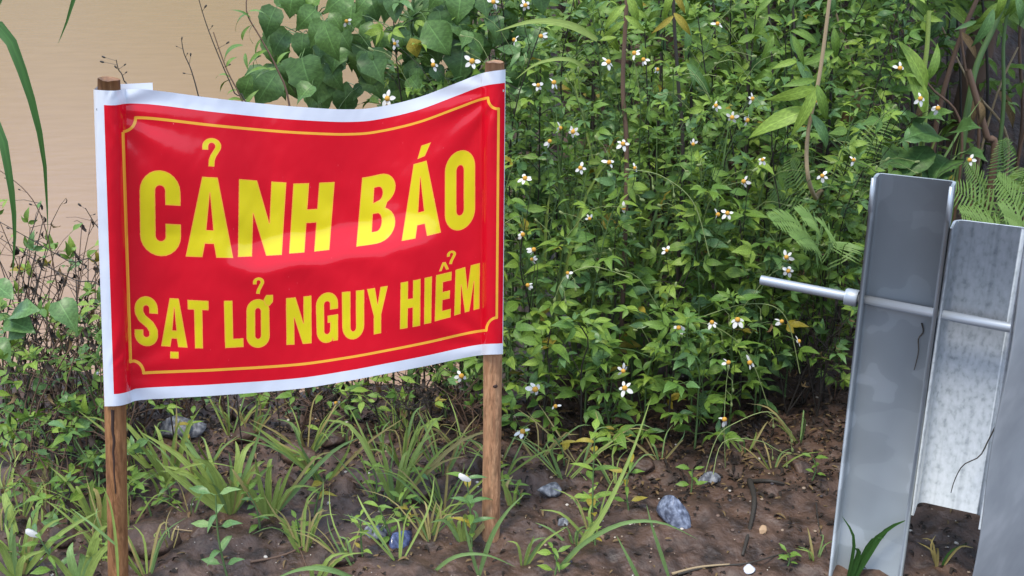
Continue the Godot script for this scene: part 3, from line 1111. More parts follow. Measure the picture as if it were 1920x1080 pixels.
func weed(base: Vector3, h: float, lean: Vector3, step: float, size: float, blooms: Array, label: String, group: String, bare := 0.12, branch := 0.5) -> Node3D:
	# an upright branching weed with opposite toothed leaves; blooms are flower positions
	var root := thing("flowering_weed" if blooms.size() else "leafy_weed", base, label, "weed", group)
	var pts: Array = []
	var n := 5
	for i in n + 1:
		var t := float(i) / n
		pts.append(Vector3(rf(-0.02, 0.02) * t, h * t * (1.0 - 0.06 * t), rf(-0.02, 0.02) * t) + lean * h * t * t)
	var line := curve_points(pts, 12)
	var st := begin()
	tube(st, line, 0.0032, 0.0014, 4)
	var turn := rf(0, TAU)
	var y := bare * h
	var lf: Array = []
	while y < h:
		var t := y / h
		var k := t * 12.0
		var p: Vector3 = line[int(k)].lerp(line[mini(int(k) + 1, 12)], k - int(k))
		for s in 2:
			var a := turn + PI * s + rf(-0.35, 0.35)
			var out := Vector3(cos(a), 0, sin(a))
			if rng.randf() < branch and t < 0.9:
				var l := rf(0.05, 0.14) * (1.15 - 0.6 * t)
				var tip := p + out * l + Vector3.UP * l * rf(0.15, 0.8)
				tube(st, PackedVector3Array([p, p.lerp(tip, 0.5) + Vector3.UP * 0.006, tip]), 0.0013, 0.0008, 3)
				lf.append([tip, (out + Vector3(0, rf(-0.1, 0.4), 0)).normalized(), size * rf(0.75, 1.05)])
				var side := out.cross(Vector3.UP)
				for g in [-1.0, 1.0]:
					lf.append([p.lerp(tip, rf(0.45, 0.8)), (out * 0.5 + side * g + Vector3(0, rf(-0.1, 0.3), 0)).normalized(), size * rf(0.6, 0.95)])
			else:
				lf.append([p, (out + Vector3(0, rf(-0.15, 0.45), 0)).normalized(), size * rf(0.8, 1.15)])
		turn += PI / 2 + rf(-0.3, 0.3)
		y += step * rf(0.75, 1.3)
	for c in 4:
		var a := turn + c * PI / 2
		lf.append([line[12], Vector3(cos(a), rf(0.3, 0.9), sin(a)).normalized(), size * rf(0.45, 0.75)])
	# flower stalks
	for b in blooms:
		var q: Vector3 = b[0] - base
		var k := clampi(int((q.y - 0.18) / h * 12.0), 3, 12)
		var from: Vector3 = line[k]
		var mid := from.lerp(q, 0.55) + Vector3(rf(-0.02, 0.02), 0.05, 0.01)
		tube(st, curve_points([from, mid, q], 7), 0.0011, 0.0007, 3)
	var buds: Array = []
	if h > 0.4:
		for b in rng.randi_range(1, 3):
			var from: Vector3 = line[rng.randi_range(8, 12)]
			var to := from + Vector3(rf(-0.13, 0.13), rf(0.05, 0.16), rf(0.0, 0.14))
			buds.append([from, from.lerp(to, 0.5) + Vector3(rf(-0.02, 0.02), 0.035, 0), to])
	part(root, "stem", finish(st), m("stem_green") if rng.randf() < 0.55 else m("stem_dark"))
	for b in buds:
		var sb := begin()
		tube(sb, curve_points(b, 6), 0.0011, 0.0008, 3)
		var bs := part(root, "bud_stalk", finish(sb), m("pedicel"))
		part(bs, "bud", bud_mesh, m("pedicel"), frame(b[2], Vector3(0, 0, 1), (b[2] - b[1]).normalized(), rf(0.8, 1.2)))
	for e in lf:
		var mesh: Mesh = bidens_leaves[rng.randi() % bidens_leaves.size()] if rng.randf() < 0.72 else single_leaves[rng.randi() % single_leaves.size()]
		var up := (Vector3(0, 1, 0.40) + rdir() * 0.85).normalized()
		part(root, "leaf", mesh, leaf_tone(), frame(e[0], e[1], up, e[2]))
	for b in blooms:
		flower(root, b[0] - base, b[1], b[2], b[3])
	return root

func make_thicket() -> void:
	# where the photograph shows flowers: x, y, distance, size, petals left
	var spots := [[1140,117,2.68,1.1,5],[1190,100,2.72,1.0,4],[1207,112,2.70,0.9,4],[1232,130,2.72,0.8,3],[1009,160,2.66,0.9,4],[1038,155,2.66,1.0,4],[1075,247,2.66,1.0,5],[1050,240,2.68,0.9,4],
		[1030,265,2.64,0.9,3],[1168,270,2.66,1.0,5],[1142,305,2.64,1.0,4],[1088,315,2.62,1.0,4],[985,335,2.58,1.1,5],[1190,315,2.66,0.8,3],[1170,390,2.62,0.9,3],[980,440,2.58,1.0,3],
		[1000,468,2.56,1.0,5],[998,486,2.57,0.8,3],[1343,198,2.70,0.9,4],[1373,220,2.68,1.0,5],[1400,225,2.68,1.0,4],[1410,185,2.70,0.9,4],[1395,340,2.62,1.0,4],[1345,402,2.60,1.0,4],
		[1364,400,2.61,1.0,4],[1475,482,2.52,1.0,5],[1478,508,2.53,1.0,5],[1542,330,2.50,0.9,4],[1065,512,2.56,0.8,3],[990,535,2.54,0.9,3],[1273,615,2.52,1.1,4],[1335,605,2.52,1.0,4],
		[1383,600,2.52,1.2,5],[1465,603,2.48,0.9,4],[1365,680,2.48,1.0,4],[1405,680,2.48,1.1,4],[1497,640,2.46,0.9,3],[1168,695,2.46,1.0,5],[1172,728,2.44,1.2,5],[1003,730,2.42,1.3,5],
		[1042,762,2.42,0.9,3],[980,810,2.40,1.2,4],[1358,787,2.42,1.1,4],[965,75,2.80,0.9,4],[1015,68,2.76,1.0,4],[985,10,2.82,1.0,5],[1345,45,2.76,0.9,4],[1075,245,2.68,0.8,4],
		[1530,190,2.70,0.8,4],[1300,270,2.68,0.8,3],[1105,410,2.62,0.8,3],[1250,470,2.60,0.8,3],[1430,300,2.64,0.8,4]]
	var plants: Array = []
	var rows := [[2.60, 960, 1500, 62.0, 0.30, 0.46], [2.74, 945, 1560, 50.0, 0.52, 0.74], [2.90, 950, 1590, 46.0, 0.70, 0.96], [3.08, 940, 1620, 48.0, 0.90, 1.12], [3.30, 950, 1680, 56.0, 1.02, 1.22], [3.60, 960, 1720, 74.0, 1.0, 1.25]]
	for r in rows:
		var px: float = r[1]
		while px < r[2]:
			var d: float = r[0] + rf(-0.06, 0.06)
			# the front line bends back towards the guardrail
			d += 0.16 * sst(1330.0, 1540.0, px) if r[0] < 2.8 else 0.0
			var p := drop(at(px + rf(-14, 14), 500, d))
			plants.append([p, rf(r[4], r[5]), [], rows.find(r)])
			px += r[3] * rf(0.8, 1.2)
	for s in spots:
		var q := at(s[0], s[1], s[2] - 0.05)
		var best := -1
		var bd := 1e9
		for i in plants.size():
			var p: Vector3 = plants[i][0]
			var e := absf(p.x - q.x) * 1.6 + absf(-p.z - s[2] - 0.14) + 1.2 * maxf(0.0, absf(q.y - p.y - plants[i][1]) - 0.12)
			if e < bd:
				bd = e
				best = i
		var face := Vector3(rf(-1.1, 1.1), rf(-0.5, 1.1), rf(0.25, 1.0)).normalized()
		plants[best][2].append([q, face, s[3] * 1.02, s[4]])
	for p in plants:
		var n: int = p[2].size()
		var row: int = p[3]
		var tall: String = ["ankle-high", "knee-high", "bushy", "tall bushy", "tall", "tall shaded"][row]
		var bears: String = ["without flowers", "with one white flower", "with two white flowers", "with three white flowers", "with many white flowers"][mini(n, 4)]
		var q: float = p[0].x / -p[0].z
		var spot: String = "beside the paler stake" if q < 0.055 else "midway to the bolt" if q < 0.16 else "towards the bolt end" if q < 0.22 else "close to the channel post"
		var depth: String = ["before the thicket", "in the thicket's front row", "in the thicket's second row", "deep in the thicket", "at the back of the thicket", "on the slope behind the thicket"][row]
		var label := "%s weed %s %s %s" % [tall, bears, depth, spot]
		weed(p[0], p[1], Vector3(rf(-0.12, 0.12), 0, rf(0.0, 0.28)), 0.046, rf(1.05, 1.35) if row < 2 else rf(0.86, 1.2), p[2], label, "weeds of the thicket beside the banner")
	# flowering stems that arch over the post and stand behind the banner
	var loose := [[1560, 3.05, 0.80, [[1687,128,2.72,1.0,3],[1725,185,2.70,1.0,4],[1758,203,2.70,1.0,4]], "sparse weed with white flowers arching behind the top of the guardrail post"],
		[1640, 2.75, 0.62, [[1818,300,2.50,0.9,3],[1600,300,2.62,0.8,4]], "sparse weed leaning over the dark hollow behind the guardrail post"],
		[860, 2.95, 0.95, [[812,122,2.85,1.0,3],[885,115,2.75,1.2,4],[740,82,2.95,0.8,4]], "tall weed with white flowers rising behind the banner's high corner"],
		[730, 2.95, 0.92, [[727,185,2.75,1.2,5],[650,40,3.0,0.9,3]], "weed with white flowers rising behind the sagging top of the banner"],
		[925, 3.0, 1.1, [[925,4,2.9,1.0,4]], "tall weed with one white flower behind the paler stake"],
		[800, 2.66, 0.16, [[865,705,2.45,1.1,4],[630,755,2.55,0.9,3]], "low weed with white flowers below the banner's lower edge"]]
	for l in loose:
		var bl: Array = []
		for s in l[3]: bl.append([at(s[0], s[1], s[2]), Vector3(rf(-0.5, 0.5), rf(0.1, 0.7), 1).normalized(), s[3] * 1.1, s[4]])
		weed(drop(at(l[0], 500, l[1])), l[2], Vector3(0.1, 0, 0.15), 0.085, 0.9, bl, l[4], "weeds round the banner and post", 0.3, 0.35)
	for q in [[790, 3.05, 1.2], [835, 3.2, 1.3], [880, 3.3, 1.35], [915, 3.12, 1.2], [945, 3.4, 1.35], [960, 3.2, 1.2], [900, 3.5, 1.5], [860, 3.05, 1.05], [930, 3.0, 1.0]]:
		var p := drop(at(q[0], 500, q[1]))
		weed(p, q[2] - p.y * 0.9, Vector3(rf(-0.1, 0.1), 0, 0.05), 0.062, 1.15, [], "tall leafy weed rising between the broad-leaved shrubs and the paler stake", "tall weeds behind the banner", 0.35, 0.5)
	for q in [[1010, 2.85], [1090, 2.95], [1170, 2.9], [1230, 3.0], [1310, 2.92], [1380, 3.0], [1440, 2.95], [1500, 3.05], [1580, 3.1], [1650, 3.2], [1720, 3.3]]:
		tuft(drop(at(q[0], 500, q[1])), 9, 0.85, 0.009, 0.30, ["blade_green", "blade_cool", "blade_cool"], "tall thin grass standing up through the thicket", "tall grass in the thicket", Vector3(0, 0, 0.12))
	# low weeds under and behind the banner
	for q in [[640, 2.66, 0.16], [700, 2.60, 0.15], [770, 2.72, 0.24], [830, 2.66, 0.22], [870, 2.78, 0.42], [905, 2.66, 0.3], [560, 2.78, 0.14], [760, 2.88, 0.3], [680, 2.86, 0.22], [830, 2.92, 0.5]]:
		weed(drop(at(q[0], 500, q[1])), q[2], Vector3(rf(-0.3, 0.3), 0, 0.1), 0.045, 0.78, [], "low leafy weed on the dark soil under the banner", "low weeds under the banner", 0.2, 0.45)
	# the tangle of leaves that covers the slope behind
	var mm := MultiMesh.new()
	mm.transform_format = MultiMesh.TRANSFORM_3D
	mm.mesh = bidens_leaves[2]
	var spread: Array = []
	for i in 8500:
		var d := rf(3.5, 6.4)
		var x := rf(-0.09, 0.62) * d
		if x / d > 0.33 and rng.randf() < 0.78: continue
		var p := Vector3(x, height(x, -d) + pow(rng.randf(), 1.6) * 0.8 * sst(-0.35, 0.15, x), -d)
		var a := rf(0, TAU)
		spread.append(frame(p, Vector3(cos(a), rf(-0.5, 0.3), sin(a)), Vector3(0, 1, 0.5) + rdir() * 0.6, rf(1.1, 2.0)))
	mm.instance_count = spread.size()
	for i in spread.size(): mm.set_instance_transform(i, spread[i])
	var ug := MultiMeshInstance3D.new()
	ug.name = "undergrowth"
	ug.multimesh = mm
	ug.material_override = m("leaf_mid")
	add_child(ug)
	tag(ug, "dark leafy undergrowth covering the slope behind the thicket", "undergrowth", "", "stuff")

func leaf_to(parent: Node3D, base: Vector3, tip: Vector3, meshes: Array, mt: Material, up := Vector3(0, 0.5, 1)) -> void:
	# a leaf of unit length stretched from base to tip (points relative to the plant)
	var l := base.distance_to(tip)
	part(parent, "leaf", meshes[rng.randi() % meshes.size()], mt, frame(base, tip - base, up + rdir() * 0.25, l * 1.08))

func make_broadleaf_shrubs() -> void:
	# leaf: base x, y, tip x, y, distance, tone
	var shrubs := [
		["tall broad-leaved shrub with a bright backlit leaf at its top beside the river", 590, 2.98, [[575,-12,530,38,2.90,2],[590,-8,575,36,2.92,2],[655,-12,600,24,2.88,1],[607,40,565,112,2.82,1],[607,40,634,122,2.80,1],[592,18,548,60,2.86,1],[640,62,668,112,2.95,0],[560,112,540,205,2.86,0],[566,108,592,204,2.84,0],[520,135,478,196,2.84,0],[500,128,470,190,2.90,0],[585,160,540,205,2.76,1],[540,58,500,110,2.95,0],[512,52,495,95,2.97,0],[690,-5,660,28,2.88,1],[470,140,452,190,2.86,1],[610,120,650,180,2.92,0]]],
		["broad-leaved shrub with dull green leaves in the gap above the banner", 770, 3.05, [[720,60,700,116,3.0,1],[748,58,765,112,3.0,1],[735,-15,742,45,3.0,0],[690,-10,715,50,3.05,0],[770,72,790,120,2.95,3],[800,40,842,104,2.98,1],[820,35,805,95,3.02,0],[776,110,770,170,3.02,0],[700,100,690,170,3.05,0],[690,135,720,196,3.04,0],[812,125,842,170,3.0,0]]],
		["broad-leaved shrub with large leaves behind the paler stake", 890, 3.1, [[880,60,858,104,2.86,1],[880,60,906,102,2.86,1],[925,30,932,84,3.0,0],[905,-10,915,40,3.0,0],[860,-15,845,40,3.02,0],[950,15,968,70,3.05,0],[830,-20,800,20,3.0,1],[960,60,940,110,3.08,0],[880,-20,880,30,3.06,0],[870,110,865,160,3.08,0],[820,-10,780,20,3.05,0]]]]
	for s in shrubs:
		var base := drop(at(s[1], 500, s[2]))
		var root := thing("broadleaf_shrub", base, s[0], "shrub", "broad-leaved shrubs behind the banner")
		var st := begin()
		var crown := at(s[1], 90, s[2] + 0.03) - base
		var stem := curve_points([Vector3(0, -0.02, 0), crown * 0.5 + Vector3(0.03, 0, -0.02), crown, at(s[1] + 15, -60, s[2] + 0.02) - base], 12)
		tube(st, stem, 0.009, 0.003, 6)
		var more: Array = s[3].duplicate()
		for i in 40:
			var bx: float = s[1] + rf(-120, 120)
			var by := rf(-30, 170)
			if bx > 650 and bx < 790 and rng.randf() < 0.15: continue
			if bx < 490: continue
			more.append([bx, by, bx + rf(-38, 38), by + rf(35, 90), s[2] + rf(-0.10, 0.3), 0 if rng.randf() < 0.45 else 1])
		for i in 10:   # leaves on the part of the shrub that the banner hides
			var bx: float = s[1] + rf(-120, 120)
			var by := rf(220, 420)
			more.append([bx, by, bx + rf(-40, 40), by + rf(45, 80), s[2] + rf(-0.1, 0.25), 0])
		for l in more:
			var b := at(l[0], l[1], l[4]) - base
			var t := at(l[2], l[3], l[4] - rf(0.0, 0.05)) - base
			var k := 0
			var near := 1e9
			for i in stem.size():
				var e := stem[i].distance_to(b) + 0.8 * maxf(0.0, stem[i].y - b.y + 0.02)
				if e < near:
					near = e
					k = i
			tube(st, curve_points([stem[k], stem[k].lerp(b, 0.6) + Vector3(0, 0.02, 0), b], 5), 0.002, 0.0012, 3)
			t = b.lerp(t, rf(0.7, 1.0))
			leaf_to(root, b, t, broad_leaves, [m("broad_leaf"), m("broad_leaf_light"), m("broad_leaf_backlit"), m("leaf_yellow")][l[5]])
		part(root, "stem", finish(st), m("stem_green"))
	# slender sapling over the water
	var twig := [[[470, -40], [462, 20], [488, 70], [520, 130], [545, 210]], [[400, 60], [425, 130], [455, 190], [475, 260]]]
	var leaves := [[[466,25,430,48],[466,22,510,18],[470,35,440,12],[500,95,455,120],[478,45,455,75],[455,75,460,45],[492,72,468,118],[455,85,405,97],[490,105,465,120],[460,100,462,128],[520,130,460,145],[520,120,540,85],[505,130,455,130]], [[430,145,402,133],[435,150,405,160],[445,170,425,168],[455,190,420,180],[460,200,480,165],[468,225,430,205],[425,125,440,100]]]
	var says := ["slender sapling with drooping narrow leaves over the river", "thin twig with a few small leaves over the river beside the shrub"]
	for i in 2:
		var d := 2.72 + 0.05 * i
		var pts: Array = []
		for q in twig[i]: pts.append(at(q[0], q[1], d))
		var low: Vector3 = pts[-1]
		pts.append(low.lerp(drop(low), 0.5) + Vector3(0.02, 0, 0))
		pts.append(drop(low + Vector3(0.03, 0, 0)) - Vector3(0, 0.02, 0))
		var base: Vector3 = pts[-1]
		for k in pts.size(): pts[k] -= base
		var root := thing("sapling", base, says[i], "sapling", "saplings at the bank edge")
		var st := begin()
		tube(st, curve_points(pts, 24), 0.0012, 0.0034, 5)
		for l in leaves[i]:
			var b := at(l[0], l[1], d) - base
			leaf_to(root, b, at(l[2], l[3], d - rf(-0.02, 0.03)) - base, lance_leaves, m("leaf_mid") if rng.randf() < 0.6 else m("leaf_old"), Vector3(0, 1, 0.4))
		part(root, "stem", finish(st), m("stem_brown"))

func cane(called: String, px_pts: Array, d: float, r0: float, r1: float, mt: Material, leaves: Array, label: String, group: String, to_ground := true) -> Node3D:
	var pts: Array = []
	for q in px_pts: pts.append(at(q[0], q[1], d + (q[2] if q.size() > 2 else 0.0)))
	if to_ground:
		var low: Vector3 = pts[-1]
		var g := drop(low)
		if low.y - g.y > 0.02:
			pts.append(g - Vector3(0, 0.02, 0))
	var base: Vector3 = pts[-1]
	for k in pts.size(): pts[k] -= base
	var root := thing(called, base, label, "cane", group)
	var st := begin()
	tube(st, curve_points(pts, 20), r1, r0, 6)
	part(root, "stalk", finish(st), mt)
	for l in leaves:
		var dl: float = d + (l[5] if l.size() > 5 else -0.02)
		leaf_to(root, at(l[0], l[1], dl) - base, at(l[2], l[3], dl - 0.02) - base, lance_leaves, l[4], Vector3(0, 0.4, 1))
	return root

func fern(base: Vector3, tips: Array, mt: Material, label: String, group: String, sp: float, bare := 0.12) -> void:
	var root := thing("fern", base, label, "fern", group)
	for t in tips:
		var tip: Vector3 = t - base
		var l := tip.length()
		var arch := Vector3(0, l * 0.22, 0)
		var line := curve_points([Vector3.ZERO, tip * 0.5 + arch, tip], 16)
		var st := begin()
		tube(st, line, 0.0022, 0.0007, 4)
		var n := 32
		var nrm := (Vector3(0, 0.8, 0.8) + rdir() * 0.2).normalized()
		for i in range(int(n * bare), n):
			var f := float(i) / n
			var k := f * 16.0
			var p: Vector3 = line[int(k)].lerp(line[mini(int(k) + 1, 16)], k - int(k))
			var dir := (line[mini(int(k) + 1, 16)] - line[int(k)]).normalized()
			var side := dir.cross(nrm).normalized()
			var pl := sp * sin(pow((1.0 - f) / (1.0 - bare), 0.75) * PI * 0.62 + 0.12) * rf(0.9, 1.08)
			for s in [-1.0, 1.0]:
				var out: Vector3 = (side * s + dir * 0.28).normalized()
				leaf_geo(st, frame(p, out, nrm), pl, pl * 0.085 + 0.0016, [0.8, 1.0, 0.9, 0.75, 0.5, 0.0], 6, 0.1, 0.6, 0.35)
		part(root, "frond", finish(st), mt)

func make_canes_and_ferns() -> void:
	var G := "canes on the slope behind the guardrail"
	var md := m("leaf_mid")
	var fr := m("leaf_fresh")
	cane("dry_cane", [[1562, -60], [1548, 60], [1535, 150], [1518, 230], [1512, 290], [1517, 342], [1530, 372, 0.10], [1540, 380, 0.45]], 2.62, 0.006, 0.0045, m("stem_straw"), [[1530,165,1488,258,fr,-0.03],[1532,160,1556,240,md,-0.03],[1530,165,1436,190,fr,-0.01],[1520,205,1400,248,fr,0.0],[1522,215,1570,292,m("leaf_cool"),-0.01],[1528,150,1470,160,md,0.02]], "straw-coloured dry cane with hanging broad green leaves above the bolt", G)
	cane("green_cane", [[1905, -60], [1868, 40], [1832, 120], [1815, 200], [1806, 262]], 3.35, 0.011, 0.008, m("stem_green"), [[1862,18,1832,92,m("leaf_cool"),-0.05],[1830,40,1794,54,m("leaf_cool"),-0.03],[1885,-25,1868,48,fr,-0.04],[1905,-10,1926,60,m("leaf_cool"),-0.06],[1900,-20,1895,40,md,-0.03]], "thick green cane with pale leaves leaning over the dark hollow", G)
	cane("brown_cane", [[1850, -40], [1805, 60], [1778, 140], [1760, 210], [1752, 260]], 3.45, 0.009, 0.007, m("stem_brown"), [[1800,60,1840,110,m("leaf_straw"),-0.03]], "leaning brown cane with one dry leaf in the dark hollow", G)
	cane("brown_cane", [[1815, 130], [1832, 190], [1850, 255], [1864, 300]], 3.30, 0.012, 0.009, m("stem_brown"), [[1835,190,1848,245,m("leaf_straw"),-0.02]], "peeling brown cane bending down to the litter behind the post", G)
	cane("green_cane", [[1742, 20], [1738, 90], [1730, 160], [1733, 235]], 3.05, 0.008, 0.006, m("blade_green"), [[1735,165,1698,72,fr,-0.02],[1732,210,1705,110,fr,-0.02],[1738,150,1772,80,md,0.0]], "short bright green cane with upright sheath leaves behind the post", G)
	for q in [[1640, 3.5], [1668, 3.7], [1700, 3.55], [1770, 3.75], [1720, 3.9], [1880, 3.6], [1910, 3.8], [1790, 3.95], [1845, 3.85], [1600, 3.75], [1945, 3.5]]:
		var lf: Array = []
		for k in 9:
			var y := rf(-80, 40)
			lf.append([q[0] + rf(-8, 8), y, q[0] + rf(-90, 90), y + rf(10, 70), [md, fr, m("leaf_cool"), md][rng.randi() % 4], rf(-0.16, 0.1)])
		cane("green_cane", [[q[0] + rf(-30, 40), -90], [q[0] + rf(-8, 8), 60], [q[0] + rf(-12, 12), 230]], q[1], rf(0.004, 0.008), 0.004, [m("stem_green"), m("stem_brown"), m("stem_dark")][rng.randi() % 3], lf, "slim leafy cane in the shade behind the guardrail post", G)
	# dead canes and dry leaves fallen about the hollow
	for i in 8:
		var hx := rf(1620, 1930)
		var hd := rf(3.25, 3.75)
		var tilt := rf(-150, 90)
		cane("dead_cane", [[hx + tilt, rf(-40, 120)], [hx + tilt * 0.5, rf(140, 190)], [hx, rf(230, 300)]], hd, rf(0.003, 0.007), 0.003, m("stem_brown") if rng.randf() < 0.6 else m("stem_straw"), [[hx + tilt * 0.5, 170, hx + tilt * 0.5 + rf(-40, 40), 240, m("leaf_straw"), 0.0]], "dead leaning cane with a dry leaf in the hollow behind the post", "dead canes in the hollow")
	for q in [[1445, 3.25], [1490, 3.1], [1400, 3.4], [1340, 3.3], [1240, 3.4], [1180, 3.3], [1560, 3.2], [1290, 3.15], [1110, 3.45]]:
		var lf: Array = []
		for k in 9:
			var y := rf(-50, 150)
			lf.append([q[0] + rf(-6, 6), y, q[0] + rf(-75, 75), y + rf(10, 70), [md, fr, md, m("leaf_cool")][rng.randi() % 4], rf(-0.35, -0.1)])
		cane("green_cane", [[q[0] + rf(-20, 20), -80], [q[0], 70], [q[0] + rf(-8, 8), 260]], q[1], 0.005, 0.003, m("stem_dark"), lf, "slim dark-stemmed cane with long leaves rising out of the thicket", G)
	# a leafy tree added up the slope, mostly out of view, to shade the hollow
	for q in [[1.60, 4.1, 1.75, 1.05, "added leafy tree whose crown shades the hollow behind the guardrail"]]:
		var b0 := drop(Vector3(q[0], 0, -q[1]))
		var tr := thing("added_shade_tree", b0, q[4], "tree")
		var ts := begin()
		var hh: float = q[2]
		var trunk := curve_points([Vector3(0, -0.1, 0), Vector3(0.05, hh * 0.35, 0.05), Vector3(0, hh * 0.7, 0.2), Vector3(0.1, hh, 0.3)], 10)
		tube(ts, trunk, 0.05, 0.02, 8)
		for k in 9:
			var f: Vector3 = trunk[4 + k % 6]
			var a := rf(0, TAU)
			tube(ts, curve_points([f, f + Vector3(cos(a) * 0.4, 0.25, sin(a) * 0.4), f + Vector3(cos(a) * 0.9, 0.35, sin(a) * 0.9)], 5), 0.014, 0.004, 5)
		part(tr, "trunk", finish(ts), m("stem_brown"))
		var cs := begin()
		for i in 4200:
			var c := rdir() * pow(rng.randf(), 0.4) * Vector3(q[3] * 1.25, q[3] * 0.62, q[3])
			var p := Vector3(0.0, hh * 0.92, 0.2) + c + 0.12 * Vector3(sin(c.y * 9.0), sin(c.x * 11.0), sin(c.x * 8.0))
			leaf_geo(cs, frame(p, Vector3(rf(-1, 1), rf(-0.9, 0.3), rf(-1, 1)), Vector3.UP + rdir() * 0.5), rf(0.10, 0.19), rf(0.03, 0.045), LANCE, 3, 0.3, rf(0.5, 1.4), 0.0)
		part(tr, "crown", finish(cs), m("leaf_mid"))
	cane("green_cane", [[1180, -80], [1172, 60], [1168, 170], [1175, 330]], 2.78, 0.007, 0.005, m("stem_brown"), [[1170,40,1130,70,m("leaf_fresh"),-0.05],[1172,30,1215,60,m("leaf_fresh"),-0.05],[1175,-10,1205,55,fr,-0.04],[1172,10,1125,55,fr,-0.04]], "brown-stemmed cane with fresh leaves in the top of the thicket", G)
	cane("green_cane", [[1262, -80], [1264, 40], [1272, 160], [1280, 320]], 2.85, 0.006, 0.004, m("stem_dark"), [[1262,30,1225,62,m("leaf_yellow"),-0.06],[1264,25,1300,66,m("leaf_yellow"),-0.06],[1262,-15,1290,30,m("leaf_yellow"),-0.04],[1262,-20,1240,40,fr,-0.05]], "dark-stemmed cane with yellow leaves in the top of the thicket", G)
	var F := "ferns behind the guardrail"
	fern(drop(at(1560, 560, 2.95)), [at(1446, 414, 2.46), at(1500, 404, 2.48), at(1545, 425, 2.52), at(1590, 455, 2.52), at(1490, 450, 2.46)], m("fern_green"), "pale green fern beside the bolt in front of the thicket", F, 0.050, 0.5)
	fern(drop(at(1520, 480, 3.0)), [at(1660, 226, 3.0), at(1625, 262, 2.92), at(1480, 300, 2.9), at(1450, 345, 2.86)], m("fern_green"), "tall fern with feathered fronds rising behind the guardrail post", F, 0.066, 0.4)
	fern(drop(at(1990, 380, 3.0)), [at(1785, 352, 2.92), at(1800, 400, 2.82), at(1868, 330, 2.95), at(1880, 400, 2.72)], m("fern_green"), "dark fern spreading flat above the spacer block", F, 0.085)
	fern(drop(at(1900, 300, 3.3)), [at(1810, 300, 3.2), at(1880, 260, 3.2), at(1930, 310, 3.1)], m("fern_green"), "small shaded fern in the litter up the slope", F, 0.06)
	# broad shaded leaves over the hollow
	var base := drop(at(1770, 330, 3.1))
	var root := thing("broadleaf_shrub", base, "low broad-leaved plant in deep shade behind the post top", "shrub", "")
	var st := begin()
	for l in [[1760,255,1700,240],[1790,250,1830,225],[1740,275,1690,330],[1780,300,1745,330],[1800,290,1850,285],[1730,230,1760,200],[1770,320,1725,345],[1700,290,1650,305]]:
		var b := at(l[0], l[1], 3.0) - base
		tube(st, curve_points([Vector3.ZERO, b * 0.5 + Vector3(0, 0.03, 0), b], 5), 0.002, 0.001, 3)
		leaf_to(root, b, at(l[2], l[3], 2.92) - base, broad_leaves, m("broad_leaf"), Vector3(0, 1, 0.5))
	part(root, "stem", finish(st), m("stem_green"))

func withered(base: Vector3, h: float, green: float, label: String, group: String, lean := Vector3.ZERO) -> void:
	# a bare forked weed with shrivelled hanging leaves and a few green ones
	var root := thing("withered_weed", base, label, "weed", group)
	var st := begin()
	var tips: Array = []
	for b in rng.randi_range(3, 5):
		var a := rf(0, TAU)
		var tip := Vector3(cos(a) * h * rf(0.15, 0.5), h * rf(0.65, 1.0), sin(a) * h * rf(0.05, 0.3)) + lean * h
		var line := curve_points([Vector3.ZERO, tip * 0.4 + Vector3(rf(-0.03, 0.03), 0.04, 0), tip], 8)
		tube(st, line, 0.0026, 0.0009, 4)
		for k in range(2, 9):
			if rng.randf() < 0.75:
				var c := rf(0, TAU)
				var side := Vector3(cos(c), rf(0.1, 0.9), sin(c)) * rf(0.03, 0.10)
				tube(st, PackedVector3Array([line[k], line[k] + side * 0.6 + Vector3(0, 0.005, 0), line[k] + side]), 0.0011, 0.0006, 3)
				tips.append([line[k] + side, side.normalized()])
		tips.append([tip, Vector3.UP])
	part(root, "stem", finish(st), m("stem_dark") if rng.randf() < 0.4 else m("stem_brown"))
	for t in tips:
		var r := rng.randf()
		if r < green:
			var mesh: Mesh = bidens_leaves[rng.randi() % 8] if rng.randf() < 0.5 else single_leaves[rng.randi() % 5]
			part(root, "leaf", mesh, leaf_tone(), frame(t[0], t[1] + Vector3(0, -0.2, 0.1), Vector3(0, 1, 0.6) + rdir() * 0.4, rf(0.6, 1.05)))
		elif r < green + 0.55:
			part(root, "shrivelled_leaf", dead_leaves[rng.randi() % 4], m("leaf_dead") if rng.randf() < 0.8 else m("leaf_straw"), frame(t[0], Vector3(rf(-0.3, 0.3), -1, rf(-0.3, 0.3)), rdir(), rf(0.02, 0.042)))

func blade_mesh(pts: PackedVector3Array, width: float, fold := 0.25) -> ArrayMesh:
	var st := begin()
	var n := pts.size() - 1
	var rows: Array = []
	for i in n + 1:
		var t := float(i) / n
		var dir := (pts[mini(i + 1, n)] - pts[maxi(i - 1, 0)]).normalized()
		var side := dir.cross(Vector3(0, 0.35, 1)).normalized()
		var nrm := side.cross(dir).normalized()
		var w := width * 0.5 * width_of(BLADE, t)
		rows.append([pts[i] - side * w + nrm * w * fold, pts[i], pts[i] + side * w + nrm * w * fold, t])
	for i in n:
		var a: Array = rows[i]
		var c: Array = rows[i + 1]
		quad(st, a[0], a[1], c[1], c[0], Vector2(0, a[3]), Vector2(0.5, a[3]), Vector2(0.5, c[3]), Vector2(0, c[3]))
		quad(st, a[1], a[2], c[2], c[1], Vector2(0.5, a[3]), Vector2(1, a[3]), Vector2(1, c[3]), Vector2(0.5, c[3]))
	return finish(st)

